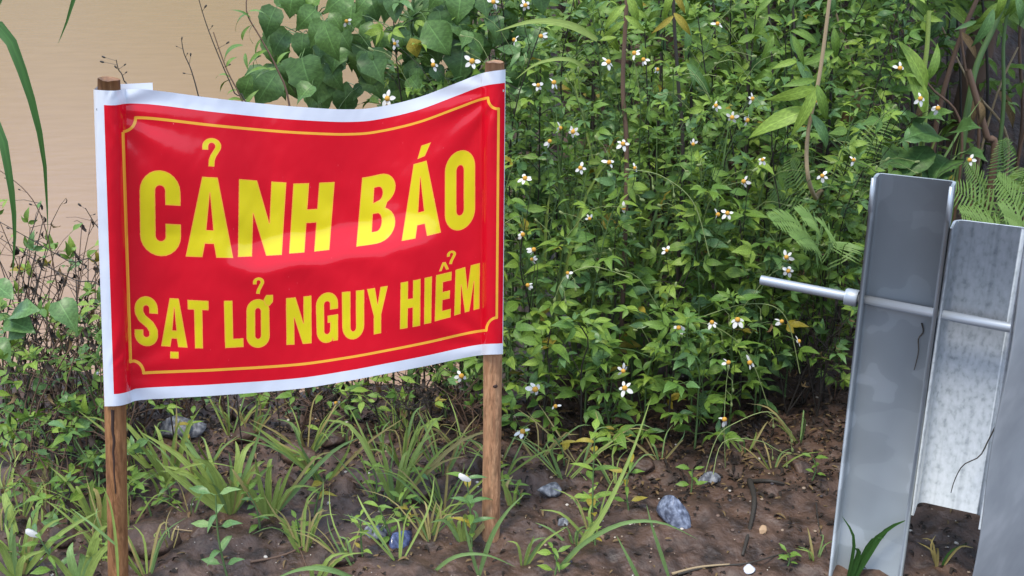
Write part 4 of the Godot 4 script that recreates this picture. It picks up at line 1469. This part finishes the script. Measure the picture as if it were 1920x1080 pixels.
func tuft(base: Vector3, n: int, l: float, w: float, spread: float, tones: Array, label: String, group: String, lean := Vector3.ZERO) -> void:
	var root := thing("grass_tuft", base, label, "grass", group)
	for i in n:
		var a := rf(0, TAU)
		var out := Vector3(cos(a) * 1.25, 0, sin(a) * 0.6)
		var ll := l * rf(0.55, 1.1)
		var sp := spread * rf(0.4, 1.2)
		var root_at := out * 0.008 * rf(0.2, 1.0)
		var p1 := root_at + (Vector3.UP * 0.6 + out * sp * 0.45 + lean * 0.3) * ll
		var p2 := p1 + Vector3(rf(-0.03, 0.03), 0, rf(-0.02, 0.02)) + (Vector3.UP * rf(0.0, 0.75) + out * sp * 0.6 + lean * 0.4) * ll * 0.55
		part(root, "blade", blade_mesh(curve_points([root_at - Vector3(0, 0.01, 0), p1, p2], 7), w * rf(0.6, 1.15)), m(tones[rng.randi() % tones.size()]))

func arcs(called: String, list: Array, label: String, category: String, group := "") -> void:
	# long single blades drawn through spots of the photograph: [[x, y, distance], ...], width, tone
	var base := Vector3.ZERO
	var root: Node3D = null
	for e in list:
		var pts: Array = []
		for q in e[0]: pts.append(at(q[0], q[1], q[2]))
		if root == null:
			base = pts[0]
			root = thing(called, base, label, category, group)
		for k in pts.size(): pts[k] -= base
		part(root, "blade", blade_mesh(curve_points(pts, 14), e[1]), m(e[2]))

func herb(base: Vector3, h: float, pairs: int, size: float, tones: Array, label: String, group: String, lean := Vector3.ZERO, bud := false) -> void:
	var root := thing("small_herb", base, label, "herb", group)
	var st := begin()
	var line := curve_points([Vector3(0, -0.01, 0), Vector3(rf(-0.01, 0.01), h * 0.5, 0) + lean * h * 0.4, Vector3(0, h, 0) + lean * h], 8)
	tube(st, line, 0.0024, 0.0014, 4)
	part(root, "stem", finish(st), m("stem_green"))
	var turn := rf(0, TAU)
	for i in pairs:
		var k := int(lerpf(1.0, 8.0, float(i + 1) / pairs))
		for s in 2:
			var a := turn + PI * s
			part(root, "leaf", lance_leaves[rng.randi() % 5] if i % 2 else single_leaves[rng.randi() % 5], m(tones[rng.randi() % tones.size()]), frame(line[k], Vector3(cos(a), rf(0.1, 0.6), sin(a)), Vector3(0, 1, 0.5), size * (1.0 if i % 2 else 16.0) * rf(0.8, 1.2)))
		turn += PI / 2 + rf(-0.2, 0.2)
	if bud:
		part(root, "bud", bud_mesh, m("petal"), frame(line[8] + Vector3(0, 0.004, 0.006), Vector3(0.4, 0.3, 1), Vector3(-0.7, 0.6, 0.3), 2.4))

func make_bank_weeds() -> void:
	var G := "withered weeds at the bank edge"
	for q in [[20, 2.55, 0.50], [60, 2.75, 0.42], [95, 2.6, 0.46], [140, 2.8, 0.40], [170, 2.62, 0.42], [215, 2.85, 0.36], [-40, 2.7, 0.55], [40, 2.95, 0.48], [120, 2.98, 0.44], [-10, 2.35, 0.38], [60, 2.4, 0.32], [110, 2.42, 0.30], [160, 2.4, 0.30], [185, 2.5, 0.34], [250, 2.75, 0.25], [80, 2.85, 0.36], [150, 2.7, 0.28], [10, 2.8, 0.42], [35, 2.45, 0.34], [130, 2.55, 0.36], [200, 2.7, 0.30], [75, 2.65, 0.38], [180, 2.35, 0.2], [140, 2.3, 0.22], [20, 2.25, 0.24], [90, 2.5, 0.3], [230, 2.6, 0.2]]:
		var tall := "knee-high" if q[2] > 0.41 else "low" if q[2] < 0.31 else "shin-high"
		var where := "against the grooved stake" if q[0] > 155 else "beside the tall reed" if q[0] < 45 else "between reed and stake"
		withered(drop(at(q[0], 500, q[1])), q[2], 0.32, "%s half-withered thin-stemmed weed %s %s" % [tall, where, "at the water side" if q[1] > 2.68 else "on the bank edge"], G)
	for q in [[310, 2.8, 0.16], [440, 2.82, 0.15], [560, 2.8, 0.18], [700, 2.8, 0.2], [820, 2.75, 0.22], [640, 2.72, 0.14], [480, 2.75, 0.12], [270, 2.7, 0.18], [360, 2.74, 0.14], [400, 2.66, 0.12], [520, 2.68, 0.16], [590, 2.62, 0.12], [670, 2.78, 0.2], [740, 2.68, 0.18], [800, 2.6, 0.15], [860, 2.68, 0.2], [610, 2.82, 0.2], [330, 2.6, 0.1], [760, 2.56, 0.1], [540, 2.56, 0.1], [880, 2.56, 0.14]]:
		withered(drop(at(q[0], 500, q[1])), q[2], 0.25, "small withered weed on the dark soil behind the grass", "small withered weeds under the banner")
	for q in [[1530, 2.8, 0.36], [1560, 2.72, 0.30], [1500, 2.75, 0.30], [1590, 2.85, 0.4], [1450, 2.82, 0.34]]:
		withered(drop(at(q[0], 500, q[1])), q[2], 0.30, "dark tangled weed in the hollow beside the channel post", "dark weeds beside the post")
	# leafy weeds of the tangle
	for q in [[165, 2.55, 0.40], [-20, 2.5, 0.40], [110, 2.3, 0.20], [60, 2.2, 0.12], [180, 2.7, 0.34], [140, 2.45, 0.26], [10, 2.4, 0.30], [40, 2.3, 0.22], [160, 2.28, 0.16], [200, 2.62, 0.26], [100, 2.38, 0.2]]:
		weed(drop(at(q[0], 500, q[1])), q[2], Vector3(rf(-0.2, 0.2), 0, 0.1), 0.065, 1.0, [], "%s green leafy weed %s %s" % ["knee-high" if q[2] > 0.33 else "low", "against the grooved stake" if q[0] > 130 else "beside the tall reed" if q[0] < 45 else "between reed and stake", "at the water side" if q[1] > 2.55 else "on the bank edge"], "leafy weeds at the bank edge", 0.18, 0.4)
	# large soft leaves at the edge of the tangle
	var base := drop(at(-20, 560, 2.5))
	var root := thing("broadleaf_shrub", base, "low broad-leaved plant with soft grey green leaves above the water", "shrub", "")
	var st := begin()
	for l in [[-15,530,22,556],[20,595,60,566],[10,600,60,618],[110,565,145,625],[50,610,14,632],[-10,640,20,680]]:
		var b := at(l[0], l[1], 2.42) - base
		tube(st, curve_points([Vector3.ZERO, b * 0.5 + Vector3(0, 0.03, 0), b], 5), 0.002, 0.001, 3)
		leaf_to(root, b, at(l[2], l[3], 2.38) - base, broad_leaves, m("leaf_cool"), Vector3(0, 1, 0.6))
	part(root, "stem", finish(st), m("stem_green"))
	# tall reed whose blades droop into the picture
	arcs("tall_reed", [[[[-160, 900, 1.9], [-110, 500, 1.86], [-60, 120, 1.80], [0, 52, 1.76], [48, 150, 1.74], [82, 290, 1.74], [90, 440, 1.76]], 0.024, "blade_reed"],
		[[[-160, 900, 1.9], [-120, 560, 1.84], [-60, 250, 1.80], [-6, 235, 1.76], [18, 330, 1.74], [28, 430, 1.74], [22, 530, 1.75]], 0.020, "blade_reed"],
		[[[-160, 900, 1.9], [-60, 200, 1.84], [60, -120, 1.78], [140, -50, 1.76], [132, 20, 1.76], [108, 84, 1.77]], 0.014, "blade_reed"],
		[[[-160, 900, 1.9], [-190, 500, 1.86], [-200, 100, 1.84]], 0.02, "blade_reed"]], "tall reed with long drooping dark green blades over the river", "reed")
	# dead flower stalks standing before the water
	var dry := [[[[365, -30], [385, 40], [412, 110], [440, 175], [470, 250]], "thin dark twig standing before the river beside the shrub"],
		[[[340, 72], [345, 100], [358, 130], [372, 180], [390, 260]], "thin forked dead flower stalk above the banner top"],
		[[[218, 112], [222, 130], [232, 150], [250, 240]], "short dead flower stalk beside the top of the grooved stake"],
		[[[-30, 300], [40, 350], [75, 400], [95, 470], [108, 545]], "reddish dry stalk bending over the water"],
		[[[-20, 405], [60, 450], [130, 490], [190, 515]], "thin grey dry stem lying across the tangle"],
		[[[-10, 440], [70, 490], [140, 525], [200, 560]], "second thin dry stem crossing the tangle above the water"],
		[[[160, 390], [175, 415], [190, 440], [210, 520]], "thin dark twig with seeds beside the banner's white edge"]]
	for e in dry:
		var d := 2.45 + rf(0, 0.15)
		var pts: Array = []
		for q in e[0]: pts.append(at(q[0], q[1], d))
		var low: Vector3 = pts[-1]
		pts.append(drop(low + Vector3(0.02, 0, 0.02)) - Vector3(0, 0.01, 0))
		var b0: Vector3 = pts[-1]
		for k in pts.size(): pts[k] -= b0
		var line := curve_points(pts, 20)
		var r := thing("dry_stalk", b0, e[1], "stalk", "dry stalks before the river")
		var s := begin()
		tube(s, line, 0.0008, 0.0018, 4)
		for k in range(1, 10, 2):
			var side := Vector3(rf(-1, 1), rf(0.1, 0.6), rf(-0.3, 0.3)) * rf(0.012, 0.045)
			tube(s, PackedVector3Array([line[k], line[k] + side]), 0.0006, 0.0004, 3)
			part(r, "seed_head", bud_mesh, m("stem_dark"), frame(line[k] + side, Vector3(0, 0, 1), side.normalized() + Vector3(0, 0.1, 0), rf(0.35, 0.8)))
		part(r, "stem", finish(s), m("stem_brown") if e[1].begins_with("reddish") else m("stem_dark"))

func rock(where: Vector3, size: Vector3, mt: Material, sd: int, called: String, label: String, category := "stone", group := "") -> void:
	var g := RandomNumberGenerator.new()
	g.seed = sd * 31 + 7
	var cuts: Array = []
	for k in 11: cuts.append([Vector3(g.randf_range(-1, 1), g.randf_range(-0.8, 1), g.randf_range(-1, 1)).normalized(), g.randf_range(0.55, 0.82)])
	var n := FastNoiseLite.new()
	n.seed = sd
	n.frequency = 1.6
	var st := begin()
	var rows := 16
	var cols := 24
	var p := func(i: int, j: int) -> Vector3:
		var th := PI * i / rows
		var ph := TAU * (j % cols) / cols
		var v := Vector3(sin(th) * cos(ph), cos(th), sin(th) * sin(ph))
		var r := 1.0
		for c in cuts:
			var f: float = v.dot(c[0])
			if f > 0.05: r = minf(r, c[1] / f)
		return v * r * (1.0 + 0.05 * n.get_noise_3dv(v * 2.0)) * size * 0.62
	for i in rows:
		for j in cols:
			quad(st, p.call(i, j), p.call(i, j + 1), p.call(i + 1, j + 1), p.call(i + 1, j))
	st.set_smooth_group(-1)
	st.generate_normals()
	var o := part(self, called, st.commit(), mt, Transform3D(Basis(Vector3.UP, sd * 1.3), where + Vector3.UP * size.y * 0.18))
	tag(o, label, category, group)

func make_foreground() -> void:
	rock(on_ground(1265, 975), Vector3(0.078, 0.070, 0.06), m("rock_blue"), 4, "rock", "angular blue grey rock on the bare soil in front of the thicket")
	rock(on_ground(748, 1020), Vector3(0.07, 0.034, 0.05), m("rock_wet"), 8, "rock", "glossy dark blue stone half sunk in the soil beside another")
	rock(on_ground(700, 1006), Vector3(0.05, 0.03, 0.04), m("rock_grey"), 12, "rock", "small pale grey stone beside the glossy blue stone")
	rock(on_ground(345, 812), Vector3(0.11, 0.06, 0.08), m("rock_grey"), 17, "rock", "grey boulder lying at the bank edge under the banner")
	rock(on_ground(1430, 997), Vector3(0.022, 0.018, 0.02), m("pebble_ochre"), 20, "pebble", "rounded ochre pebble lying on the bare soil", "pebble")
	rock(on_ground(1404, 1070), Vector3(0.032, 0.014, 0.022), m("pebble_white"), 23, "pebble", "flat bluish white stone chip beside a dry straw", "pebble")
	rock(on_ground(1056, 983), Vector3(0.026, 0.020, 0.02), m("rock_grey"), 26, "pebble", "small angular grey pebble below the yellowing herb", "pebble")
	rock(on_ground(1128, 1008), Vector3(0.013, 0.01, 0.012), m("pebble_ochre"), 27, "pebble", "tiny reddish pebble beside the long arching blade", "pebble")
	rock(on_ground(1035, 925), Vector3(0.06, 0.035, 0.05), m("rock_grey"), 29, "rock", "brownish stone half buried behind the paler stake")
	rock(on_ground(1330, 905), Vector3(0.05, 0.03, 0.04), m("rock_grey"), 31, "rock", "dull stone in the shade at the thicket foot")
	for q in [[780, 925, 0.11], [285, 1030, 0.12], [560, 860, 0.08], [120, 1010, 0.07], [460, 815, 0.07], [640, 1050, 0.06], [890, 880, 0.06], [1500, 880, 0.06], [1200, 880, 0.07], [380, 1000, 0.05], [620, 830, 0.08], [720, 830, 0.06], [220, 960, 0.06]]:
		var s: float = q[2]
		rock(on_ground(q[0], q[1]), Vector3(s, s * 0.55, s * 0.8), m("soil"), int(q[0]), "soil_clod", "lump of dark brown soil crumbling on the bank", "clod", "clods of soil on the bank")

	var T := ["blade_green", "blade_green", "blade_cool", "blade_green", "blade_green", "blade_straw"]
	tuft(on_ground(430, 962), 24, 0.20, 0.015, 0.9, T, "dense tuft of broad grass blades below the middle of the banner", "grass tufts under the banner", Vector3(-0.25, 0, 0))
	tuft(on_ground(505, 968), 10, 0.21, 0.012, 0.8, T, "upright tuft of a few broad blades beside the densest tuft", "grass tufts under the banner", Vector3(0.25, 0, 0))
	tuft(on_ground(318, 905), 10, 0.26, 0.012, 0.7, T, "tall grass tuft standing just behind the grooved stake", "grass tufts under the banner", Vector3(-0.3, 0, 0))
	tuft(on_ground(740, 945), 14, 0.24, 0.010, 0.9, T, "thin grass tuft with spreading blades before the paler stake", "grass tufts under the banner", Vector3(0.1, 0, 0))
	tuft(on_ground(610, 900), 12, 0.18, 0.009, 1.1, T, "sparse grass tuft on the dark soil under the lettering", "grass tufts under the banner")
	tuft(on_ground(870, 1015), 8, 0.13, 0.012, 0.9, T, "low grass tuft around the foot of the paler stake", "grass tufts under the banner")
	tuft(on_ground(962, 950), 4, 0.11, 0.012, 0.5, T, "small upright grass tuft just past the paler stake", "grass tufts under the banner")
	tuft(on_ground(150, 1095), 8, 0.15, 0.020, 0.6, T, "short tuft of wide blades beside the foot of the grooved stake", "grass tufts at the bank edge")
	tuft(on_ground(30, 1080), 12, 0.16, 0.015, 0.9, T, "tuft of wide blades in the tangle beside the white bud", "grass tufts at the bank edge")
	tuft(on_ground(190, 1000), 6, 0.22, 0.014, 0.5, T, "tall narrow grass tuft leaning on the grooved stake", "grass tufts at the bank edge", Vector3(0.1, 0, 0))
	tuft(on_ground(85, 940), 7, 0.12, 0.011, 0.7, ["blade_green", "blade_straw"], "yellowing grass tuft among the withered weeds", "grass tufts at the bank edge")
	tuft(on_ground(1590, 1085), 5, 0.20, 0.012, 0.3, ["blade_reed"], "dark green grass growing up inside the channel post", "grass tufts at the guardrail", Vector3(0.1, 0, 0.3))
	tuft(on_ground(1760, 1060), 7, 0.08, 0.006, 0.6, ["blade_reed", "blade_straw"], "small grass tuft under the spacer block", "grass tufts at the guardrail")
	tuft(on_ground(980, 1060), 5, 0.10, 0.007, 1.0, T, "thin grass tuft on the soil in front of the stakes", "grass tufts under the banner")
	tuft(on_ground(590, 1085), 5, 0.09, 0.009, 1.0, T, "low grass tuft beside the soil lump in front", "grass tufts under the banner")
	# thin messy grass and low growth between the stakes and along the bank
	var cover := 0
	while cover < 84:
		var gx := rf(-30, 1160)
		var gy := rf(800, 1090)
		if gx > 240 and gx < 900 and gy > 1010 and rng.randf() < 0.3: continue
		if gx > 960 and gy > 960 and rng.randf() < 0.6: continue
		cover += 1
		var g := on_ground(gx, gy)
		var by := "among the withered weeds by the grooved stake" if gx < 240 else "on the soil under the banner's lettering" if gx < 660 else "around the foot of the paler stake" if gx < 980 else "on the soil past the paler stake"
		var look := "at the bank edge" if gy < 880 else "on the crumbling step" if gy < 980 else "on the front soil"
		if cover % 3 == 0:
			herb(g, rf(0.04, 0.11), rng.randi_range(3, 5), rf(0.028, 0.045), [["leaf_fresh", "leaf_mid"], ["leaf_mid", "leaf_cool"], ["leaf_yellow", "leaf_fresh", "leaf_mid"]][rng.randi() % 3], "tiny leafy seedling %s %s" % [by, look], "tiny seedlings on the soil", Vector3(rf(-0.4, 0.4), 0, rf(-0.2, 0.3)))
		else:
			tuft(g, rng.randi_range(5, 9), rf(0.07, 0.18), rf(0.003, 0.0065), rf(0.7, 1.5), ["blade_green", "blade_cool", "blade_green", "blade_straw"], "wisp of thin grass %s %s" % [by, look], "wisps of thin grass", Vector3(rf(-0.3, 0.3), 0, rf(-0.1, 0.3)))
	for q in [[1060, 900, 0.12], [1090, 870, 0.16], [1010, 860, 0.12], [1240, 860, 0.1], [1400, 850, 0.1], [1450, 880, 0.08], [1530, 1050, 0.06], [1500, 830, 0.12]]:
		tuft(on_ground(q[0], q[1]), 6, q[2], 0.005, 1.2, ["blade_green", "blade_cool", "blade_straw"], "wisp of thin grass in the shade at the thicket foot", "wisps of thin grass at the thicket foot")
	# bare arching stems with nodding buds in front of the thicket
	for e in [[[[1320, 895], [1345, 820], [1385, 790], [1440, 772], [1475, 800], [1485, 842]], "thin nodding stem with pale buds arching beside the channel post"],
		[[[1335, 905], [1355, 830], [1420, 826], [1460, 845], [1478, 850]], "thin nodding stem with pale buds low over the soil by the post"],
		[[[1100, 905], [1060, 860], [1010, 838], [975, 812]], "thin leaning stem with a pale bud beside the paler stake"],
		[[[1360, 880], [1358, 790], [1362, 720], [1366, 690]], "thin upright stem with a pale bud before the dark thicket foot"],
		[[[1440, 760], [1400, 660], [1330, 608], [1270, 612]], "long pale stem arching across the thicket front"],
		[[[1500, 700], [1470, 590], [1400, 570], [1300, 600]], "long pale stem arching below the bolt"],
		[[[1180, 520], [1110, 500], [1060, 520], [1040, 560]], "long pale stem arching in the middle of the thicket"],
		[[[1330, 480], [1300, 380], [1240, 330], [1180, 318]], "long pale stem arching high in the thicket"]]:
		var pts: Array = []
		for k in e[0].size(): pts.append(on_ground(e[0][0][0], e[0][0][1]) if k == 0 and e[0][0][1] > 840 else at(e[0][k][0], e[0][k][1], 2.46 if e[0][0][1] > 840 else 2.56))
		var b0: Vector3 = pts[0]
		for k in pts.size(): pts[k] -= b0
		var r := thing("nodding_stem", b0, e[1], "stem", "nodding stems before the thicket")
		var line := curve_points(pts, 20)
		var s0 := begin()
		tube(s0, line, 0.0014, 0.0009, 4)
		for k in [12, 16]:
			tube(s0, PackedVector3Array([line[k], line[k] + Vector3(0.012, -0.012, 0.004), line[k] + Vector3(0.014, -0.032, 0.004)]), 0.0009, 0.0007, 3)
			part(r, "bud", bud_mesh, m("pedicel"), frame(line[k] + Vector3(0.014, -0.034, 0.004), Vector3(0, 0, 1), Vector3(0.1, -1, 0.1), 1.0))
		part(r, "bud", bud_mesh, m("pedicel"), frame(line[20], Vector3(0, 0, 1), (line[20] - line[19]).normalized(), 1.1))
		part(r, "stem", finish(s0), m("pedicel"))
	arcs("arching_grass", [[[[1040, 1075, 2.04], [1090, 1022, 2.02], [1165, 982, 2.0], [1240, 980, 2.0], [1310, 1012, 2.03]], 0.010, "blade_cool"],
		[[[1040, 1078, 2.04], [1120, 980, 2.06], [1180, 860, 2.10], [1222, 742, 2.14]], 0.011, "blade_green"],
		[[[1255, 1085, 2.02], [1240, 1040, 2.01], [1222, 985, 2.0], [1212, 945, 2.0]], 0.008, "blade_cool"],
		[[[1200, 1090, 2.01], [1180, 1050, 2.0], [1155, 1002, 2.0]], 0.008, "blade_cool"]], "long arching grass blades crossing the bare soil before the blue rock", "grass", "arching grass in front")
	arcs("arching_grass", [[[[800, 1085, 2.02], [850, 1045, 2.0], [910, 1040, 2.0], [970, 1065, 2.02]], 0.008, "blade_cool"], [[[895, 1090, 2.02], [920, 1010, 2.0], [950, 960, 1.99], [985, 925, 1.99]], 0.010, "blade_cool"], [[[900, 1090, 2.02], [880, 1020, 2.0], [868, 965, 1.99]], 0.007, "blade_cool"]], "drooping bluish grass blades at the foot of the paler stake", "grass", "arching grass in front")
	arcs("arching_grass", [[[[660, 1082, 2.02], [610, 1066, 2.0], [560, 1068, 2.0], [505, 1090, 2.0]], 0.012, "blade_cool"]], "wide grass blade bowing low over the front soil", "grass", "arching grass in front")
	arcs("arching_grass", [[[[300, 935, 2.3], [330, 885, 2.26], [390, 868, 2.24], [455, 880, 2.24]], 0.006, "blade_green"], [[[300, 935, 2.3], [290, 905, 2.28], [262, 870, 2.26]], 0.007, "blade_green"]], "thin arching blades rising beside the grooved stake", "grass", "arching grass in front")
	arcs("arching_grass", [[[[222, 1090, 1.88], [218, 1020, 1.88], [208, 950, 1.88], [190, 905, 1.88]], 0.006, "blade_green"], [[[218, 1022, 1.88], [175, 985, 1.88], [132, 952, 1.9]], 0.006, "blade_cool"]], "pale grass stem forking in front of the grooved stake", "grass", "arching grass in front")
	arcs("arching_grass", [[[[8, 925, 2.2], [18, 960, 2.18], [32, 1005, 2.17], [38, 1030, 2.17]], 0.020, "blade_green"]], "single wide yellow green blade hanging in the tangle", "grass", "arching grass in front")

	arcs("arching_grass", [[[[1120, 75, 2.75], [1070, 48, 2.72], [1000, 40, 2.70], [928, 60, 2.70]], 0.018, "blade_green"], [[[1110, 140, 2.75], [1070, 112, 2.7], [1010, 118, 2.68], [965, 150, 2.68]], 0.010, "blade_green"]], "two bright blades arching out of the thicket above the paler stake", "grass", "")
	var H := "small herbs on the soil"
	herb(on_ground(430, 1095), 0.20, 5, 0.055, ["blade_cool", "leaf_cool"], "upright herb with narrow leaves and a white bud in front of the grass", H, Vector3(-0.05, 0, 0), false)
	herb(on_ground(885, 1030), 0.17, 6, 0.05, ["leaf_cool", "leaf_mid", "leaf_yellow"], "hairy grey green herb with a yellow leaf at the paler stake", H, Vector3(-0.05, 0, 0.05), true)
	herb(on_ground(1110, 1000), 0.24, 7, 0.055, ["leaf_mid", "leaf_fresh", "leaf_fresh", "leaf_yellow"], "upright herb with yellowing lower leaves before the thicket", H)
	herb(on_ground(1180, 960), 0.12, 4, 0.045, ["leaf_mid", "leaf_yellow"], "small herb with drooping yellow leaves beside the blue rock", H)
	herb(on_ground(1295, 925), 0.06, 3, 0.035, ["leaf_mid"], "seedling on the soil just above the blue rock", H)
	herb(on_ground(760, 985), 0.08, 4, 0.04, ["leaf_fresh", "leaf_mid"], "bright green seedling above the glossy blue stone", H)
	herb(on_ground(700, 945), 0.09, 4, 0.04, ["leaf_fresh"], "light green seedling beside the thin grass tuft", H)
	herb(on_ground(560, 1015), 0.05, 3, 0.04, ["leaf_fresh"], "pale seedling on bare soil beside the thin root", H)
	herb(on_ground(190, 960), 0.13, 4, 0.05, ["leaf_cool", "leaf_mid"], "green herb growing close against the grooved stake", H)
	herb(on_ground(110, 1085), 0.10, 4, 0.05, ["leaf_cool", "leaf_mid"], "soft green herb in the tangle with a white bud", H, Vector3(-0.3, 0, 0), true)
	herb(on_ground(1520, 905), 0.06, 3, 0.03, ["leaf_mid"], "seedling in the shade beside the channel post", H)
	herb(on_ground(1475, 1062), 0.03, 3, 0.03, ["leaf_mid"], "tiny seedling on the bare soil before the post", H)
	herb(on_ground(680, 1045), 0.10, 4, 0.035, ["leaf_yellow", "leaf_fresh"], "yellow green seedling in front of the pale grey stone", H)
	herb(on_ground(250, 940), 0.08, 3, 0.045, ["leaf_fresh"], "fresh seedling at the side of the grooved stake", H)
	herb(on_ground(1310, 800), 0.14, 5, 0.045, ["leaf_mid", "leaf_fresh"], "herb with rounded leaves at the dark thicket foot", H)
	# roots and twigs lying on the soil
	var sticks := [[[[1405, 905], [1414, 940], [1408, 985], [1392, 1045]], 0.0075, "stem_dark", "thick black root running down the bare soil"],
		[[[1410, 908], [1440, 905], [1470, 915]], 0.006, "stem_dark", "black root stub lying across the top of the black root"],
		[[[1270, 1082], [1330, 1066], [1400, 1062], [1470, 1040]], 0.003, "stem_dark", "thin dark twig lying beside the white stone chip"],
		[[[1260, 1078], [1310, 1068], [1368, 1062]], 0.0035, "stem_straw", "bleached straw lying on the front soil"],
		[[[245, 990], [300, 995], [370, 1000], [385, 998]], 0.0022, "stem_straw", "thin pale root lying beside the grooved stake"],
		[[[500, 988], [530, 1000], [560, 1030], [575, 1065]], 0.002, "stem_brown", "reddish rootlet hanging over the clods below the grass"],
		[[[470, 1060], [540, 1040], [620, 1000], [650, 975]], 0.003, "stem_brown", "brown twig lying over the soil in front of the grass"],
		[[[1270, 940], [1290, 980], [1280, 1000]], 0.0016, "stem_dark", "thin curled rootlet beside the blue rock"],
		[[[1530, 945], [1535, 985], [1550, 1040]], 0.002, "stem_dark", "dark rootlet lying beside the channel post"],
		[[[660, 905], [720, 925], [790, 905], [850, 880]], 0.0022, "stem_brown", "dry twig lying across the clods under the banner"],
		[[[420, 800], [470, 830], [520, 800], [560, 760]], 0.003, "stem_dark", "dark dead branch lying at the bank edge"],
		[[[560, 830], [620, 800], [700, 790], [780, 770]], 0.003, "stem_dark", "long dark dead branch under the banner's lower edge"]]
	for e in sticks:
		var pts: Array = []
		for q in e[0]: pts.append(on_ground(q[0], q[1]) + Vector3.UP * e[1] * 0.7)
		var b0: Vector3 = pts[0]
		for k in pts.size(): pts[k] -= b0
		var s := begin()
		tube(s, curve_points(pts, 16), e[1], e[1] * 0.45, 6, true)
		var o := part(self, "twig", finish(s), m(e[2]), Transform3D(Basis(), b0))
		tag(o, e[3], "twig")
	# litter: scraps of leaf, straw and grit nobody could count
	var kinds := [["leaf_litter", dead_leaves[0], "leaf_dead", 6000, 0.010, 0.034, "scraps of dark dead leaves scattered over the soil", "litter"],
		["straw_litter", lance_leaves[0], "leaf_straw", 2400, 0.006, 0.030, "scraps of pale straw scattered over the soil", "litter"]]
	for k in kinds:
		var mm := MultiMesh.new()
		mm.transform_format = MultiMesh.TRANSFORM_3D
		mm.mesh = k[1]
		mm.instance_count = k[3]
		for i in k[3]:
			var d := 1.7 + pow(rng.randf(), 0.6) * 1.30
			if i % 3: d = 2.62 + (rng.randf() + rng.randf() - 1.0) * 0.34   # most of it lies along the foot of the thicket and the bank edge
			var x := rf(-0.5, 0.52) * d
			var p := Vector3(x, height(x, -d) + 0.003, -d)
			var a := rf(0, TAU)
			mm.set_instance_transform(i, frame(p, Vector3(cos(a), rf(-0.05, 0.25), sin(a)), Vector3.UP + rdir() * 0.5, rf(k[4], k[5])))
		var o := MultiMeshInstance3D.new()
		o.name = k[0]
		o.multimesh = mm
		o.material_override = m(k[2])
		add_child(o)
		tag(o, k[6], k[7], "", "stuff")
	var sg := begin()
	var ball := SphereMesh.new()
	ball.radius = 0.5
	ball.height = 0.8
	ball.radial_segments = 6
	ball.rings = 3
	sg.append_from(ball, 0, Transform3D())
	var mg := MultiMesh.new()
	mg.transform_format = MultiMesh.TRANSFORM_3D
	mg.use_colors = true
	mg.mesh = sg.commit()
	mg.instance_count = 2600
	for i in 2600:
		var d := 1.7 + pow(rng.randf(), 0.8) * 1.3
		var x := rf(-0.5, 0.52) * d
		var s := 0.0022 + 0.009 * pow(rng.randf(), 4.0)
		mg.set_instance_transform(i, Transform3D(Basis(rdir(), rf(0, TAU)).scaled(Vector3(s, s * 0.7, s)), Vector3(x, height(x, -d) + s * 0.15, -d)))
		mg.set_instance_color(i, [Color(0.11, 0.07, 0.05), Color(0.16, 0.10, 0.07), Color(0.30, 0.22, 0.15), Color(0.50, 0.44, 0.36), Color(0.05, 0.04, 0.04)][rng.randi() % 5])
	var grit := MultiMeshInstance3D.new()
	grit.name = "grit"
	grit.multimesh = mg
	var gm := mat("grit", Color.WHITE, 0.7)
	gm.vertex_color_use_as_albedo = true
	grit.material_override = gm
	add_child(grit)
	tag(grit, "crumbs of soil and tiny stones strewn over the ground", "grit", "", "stuff")
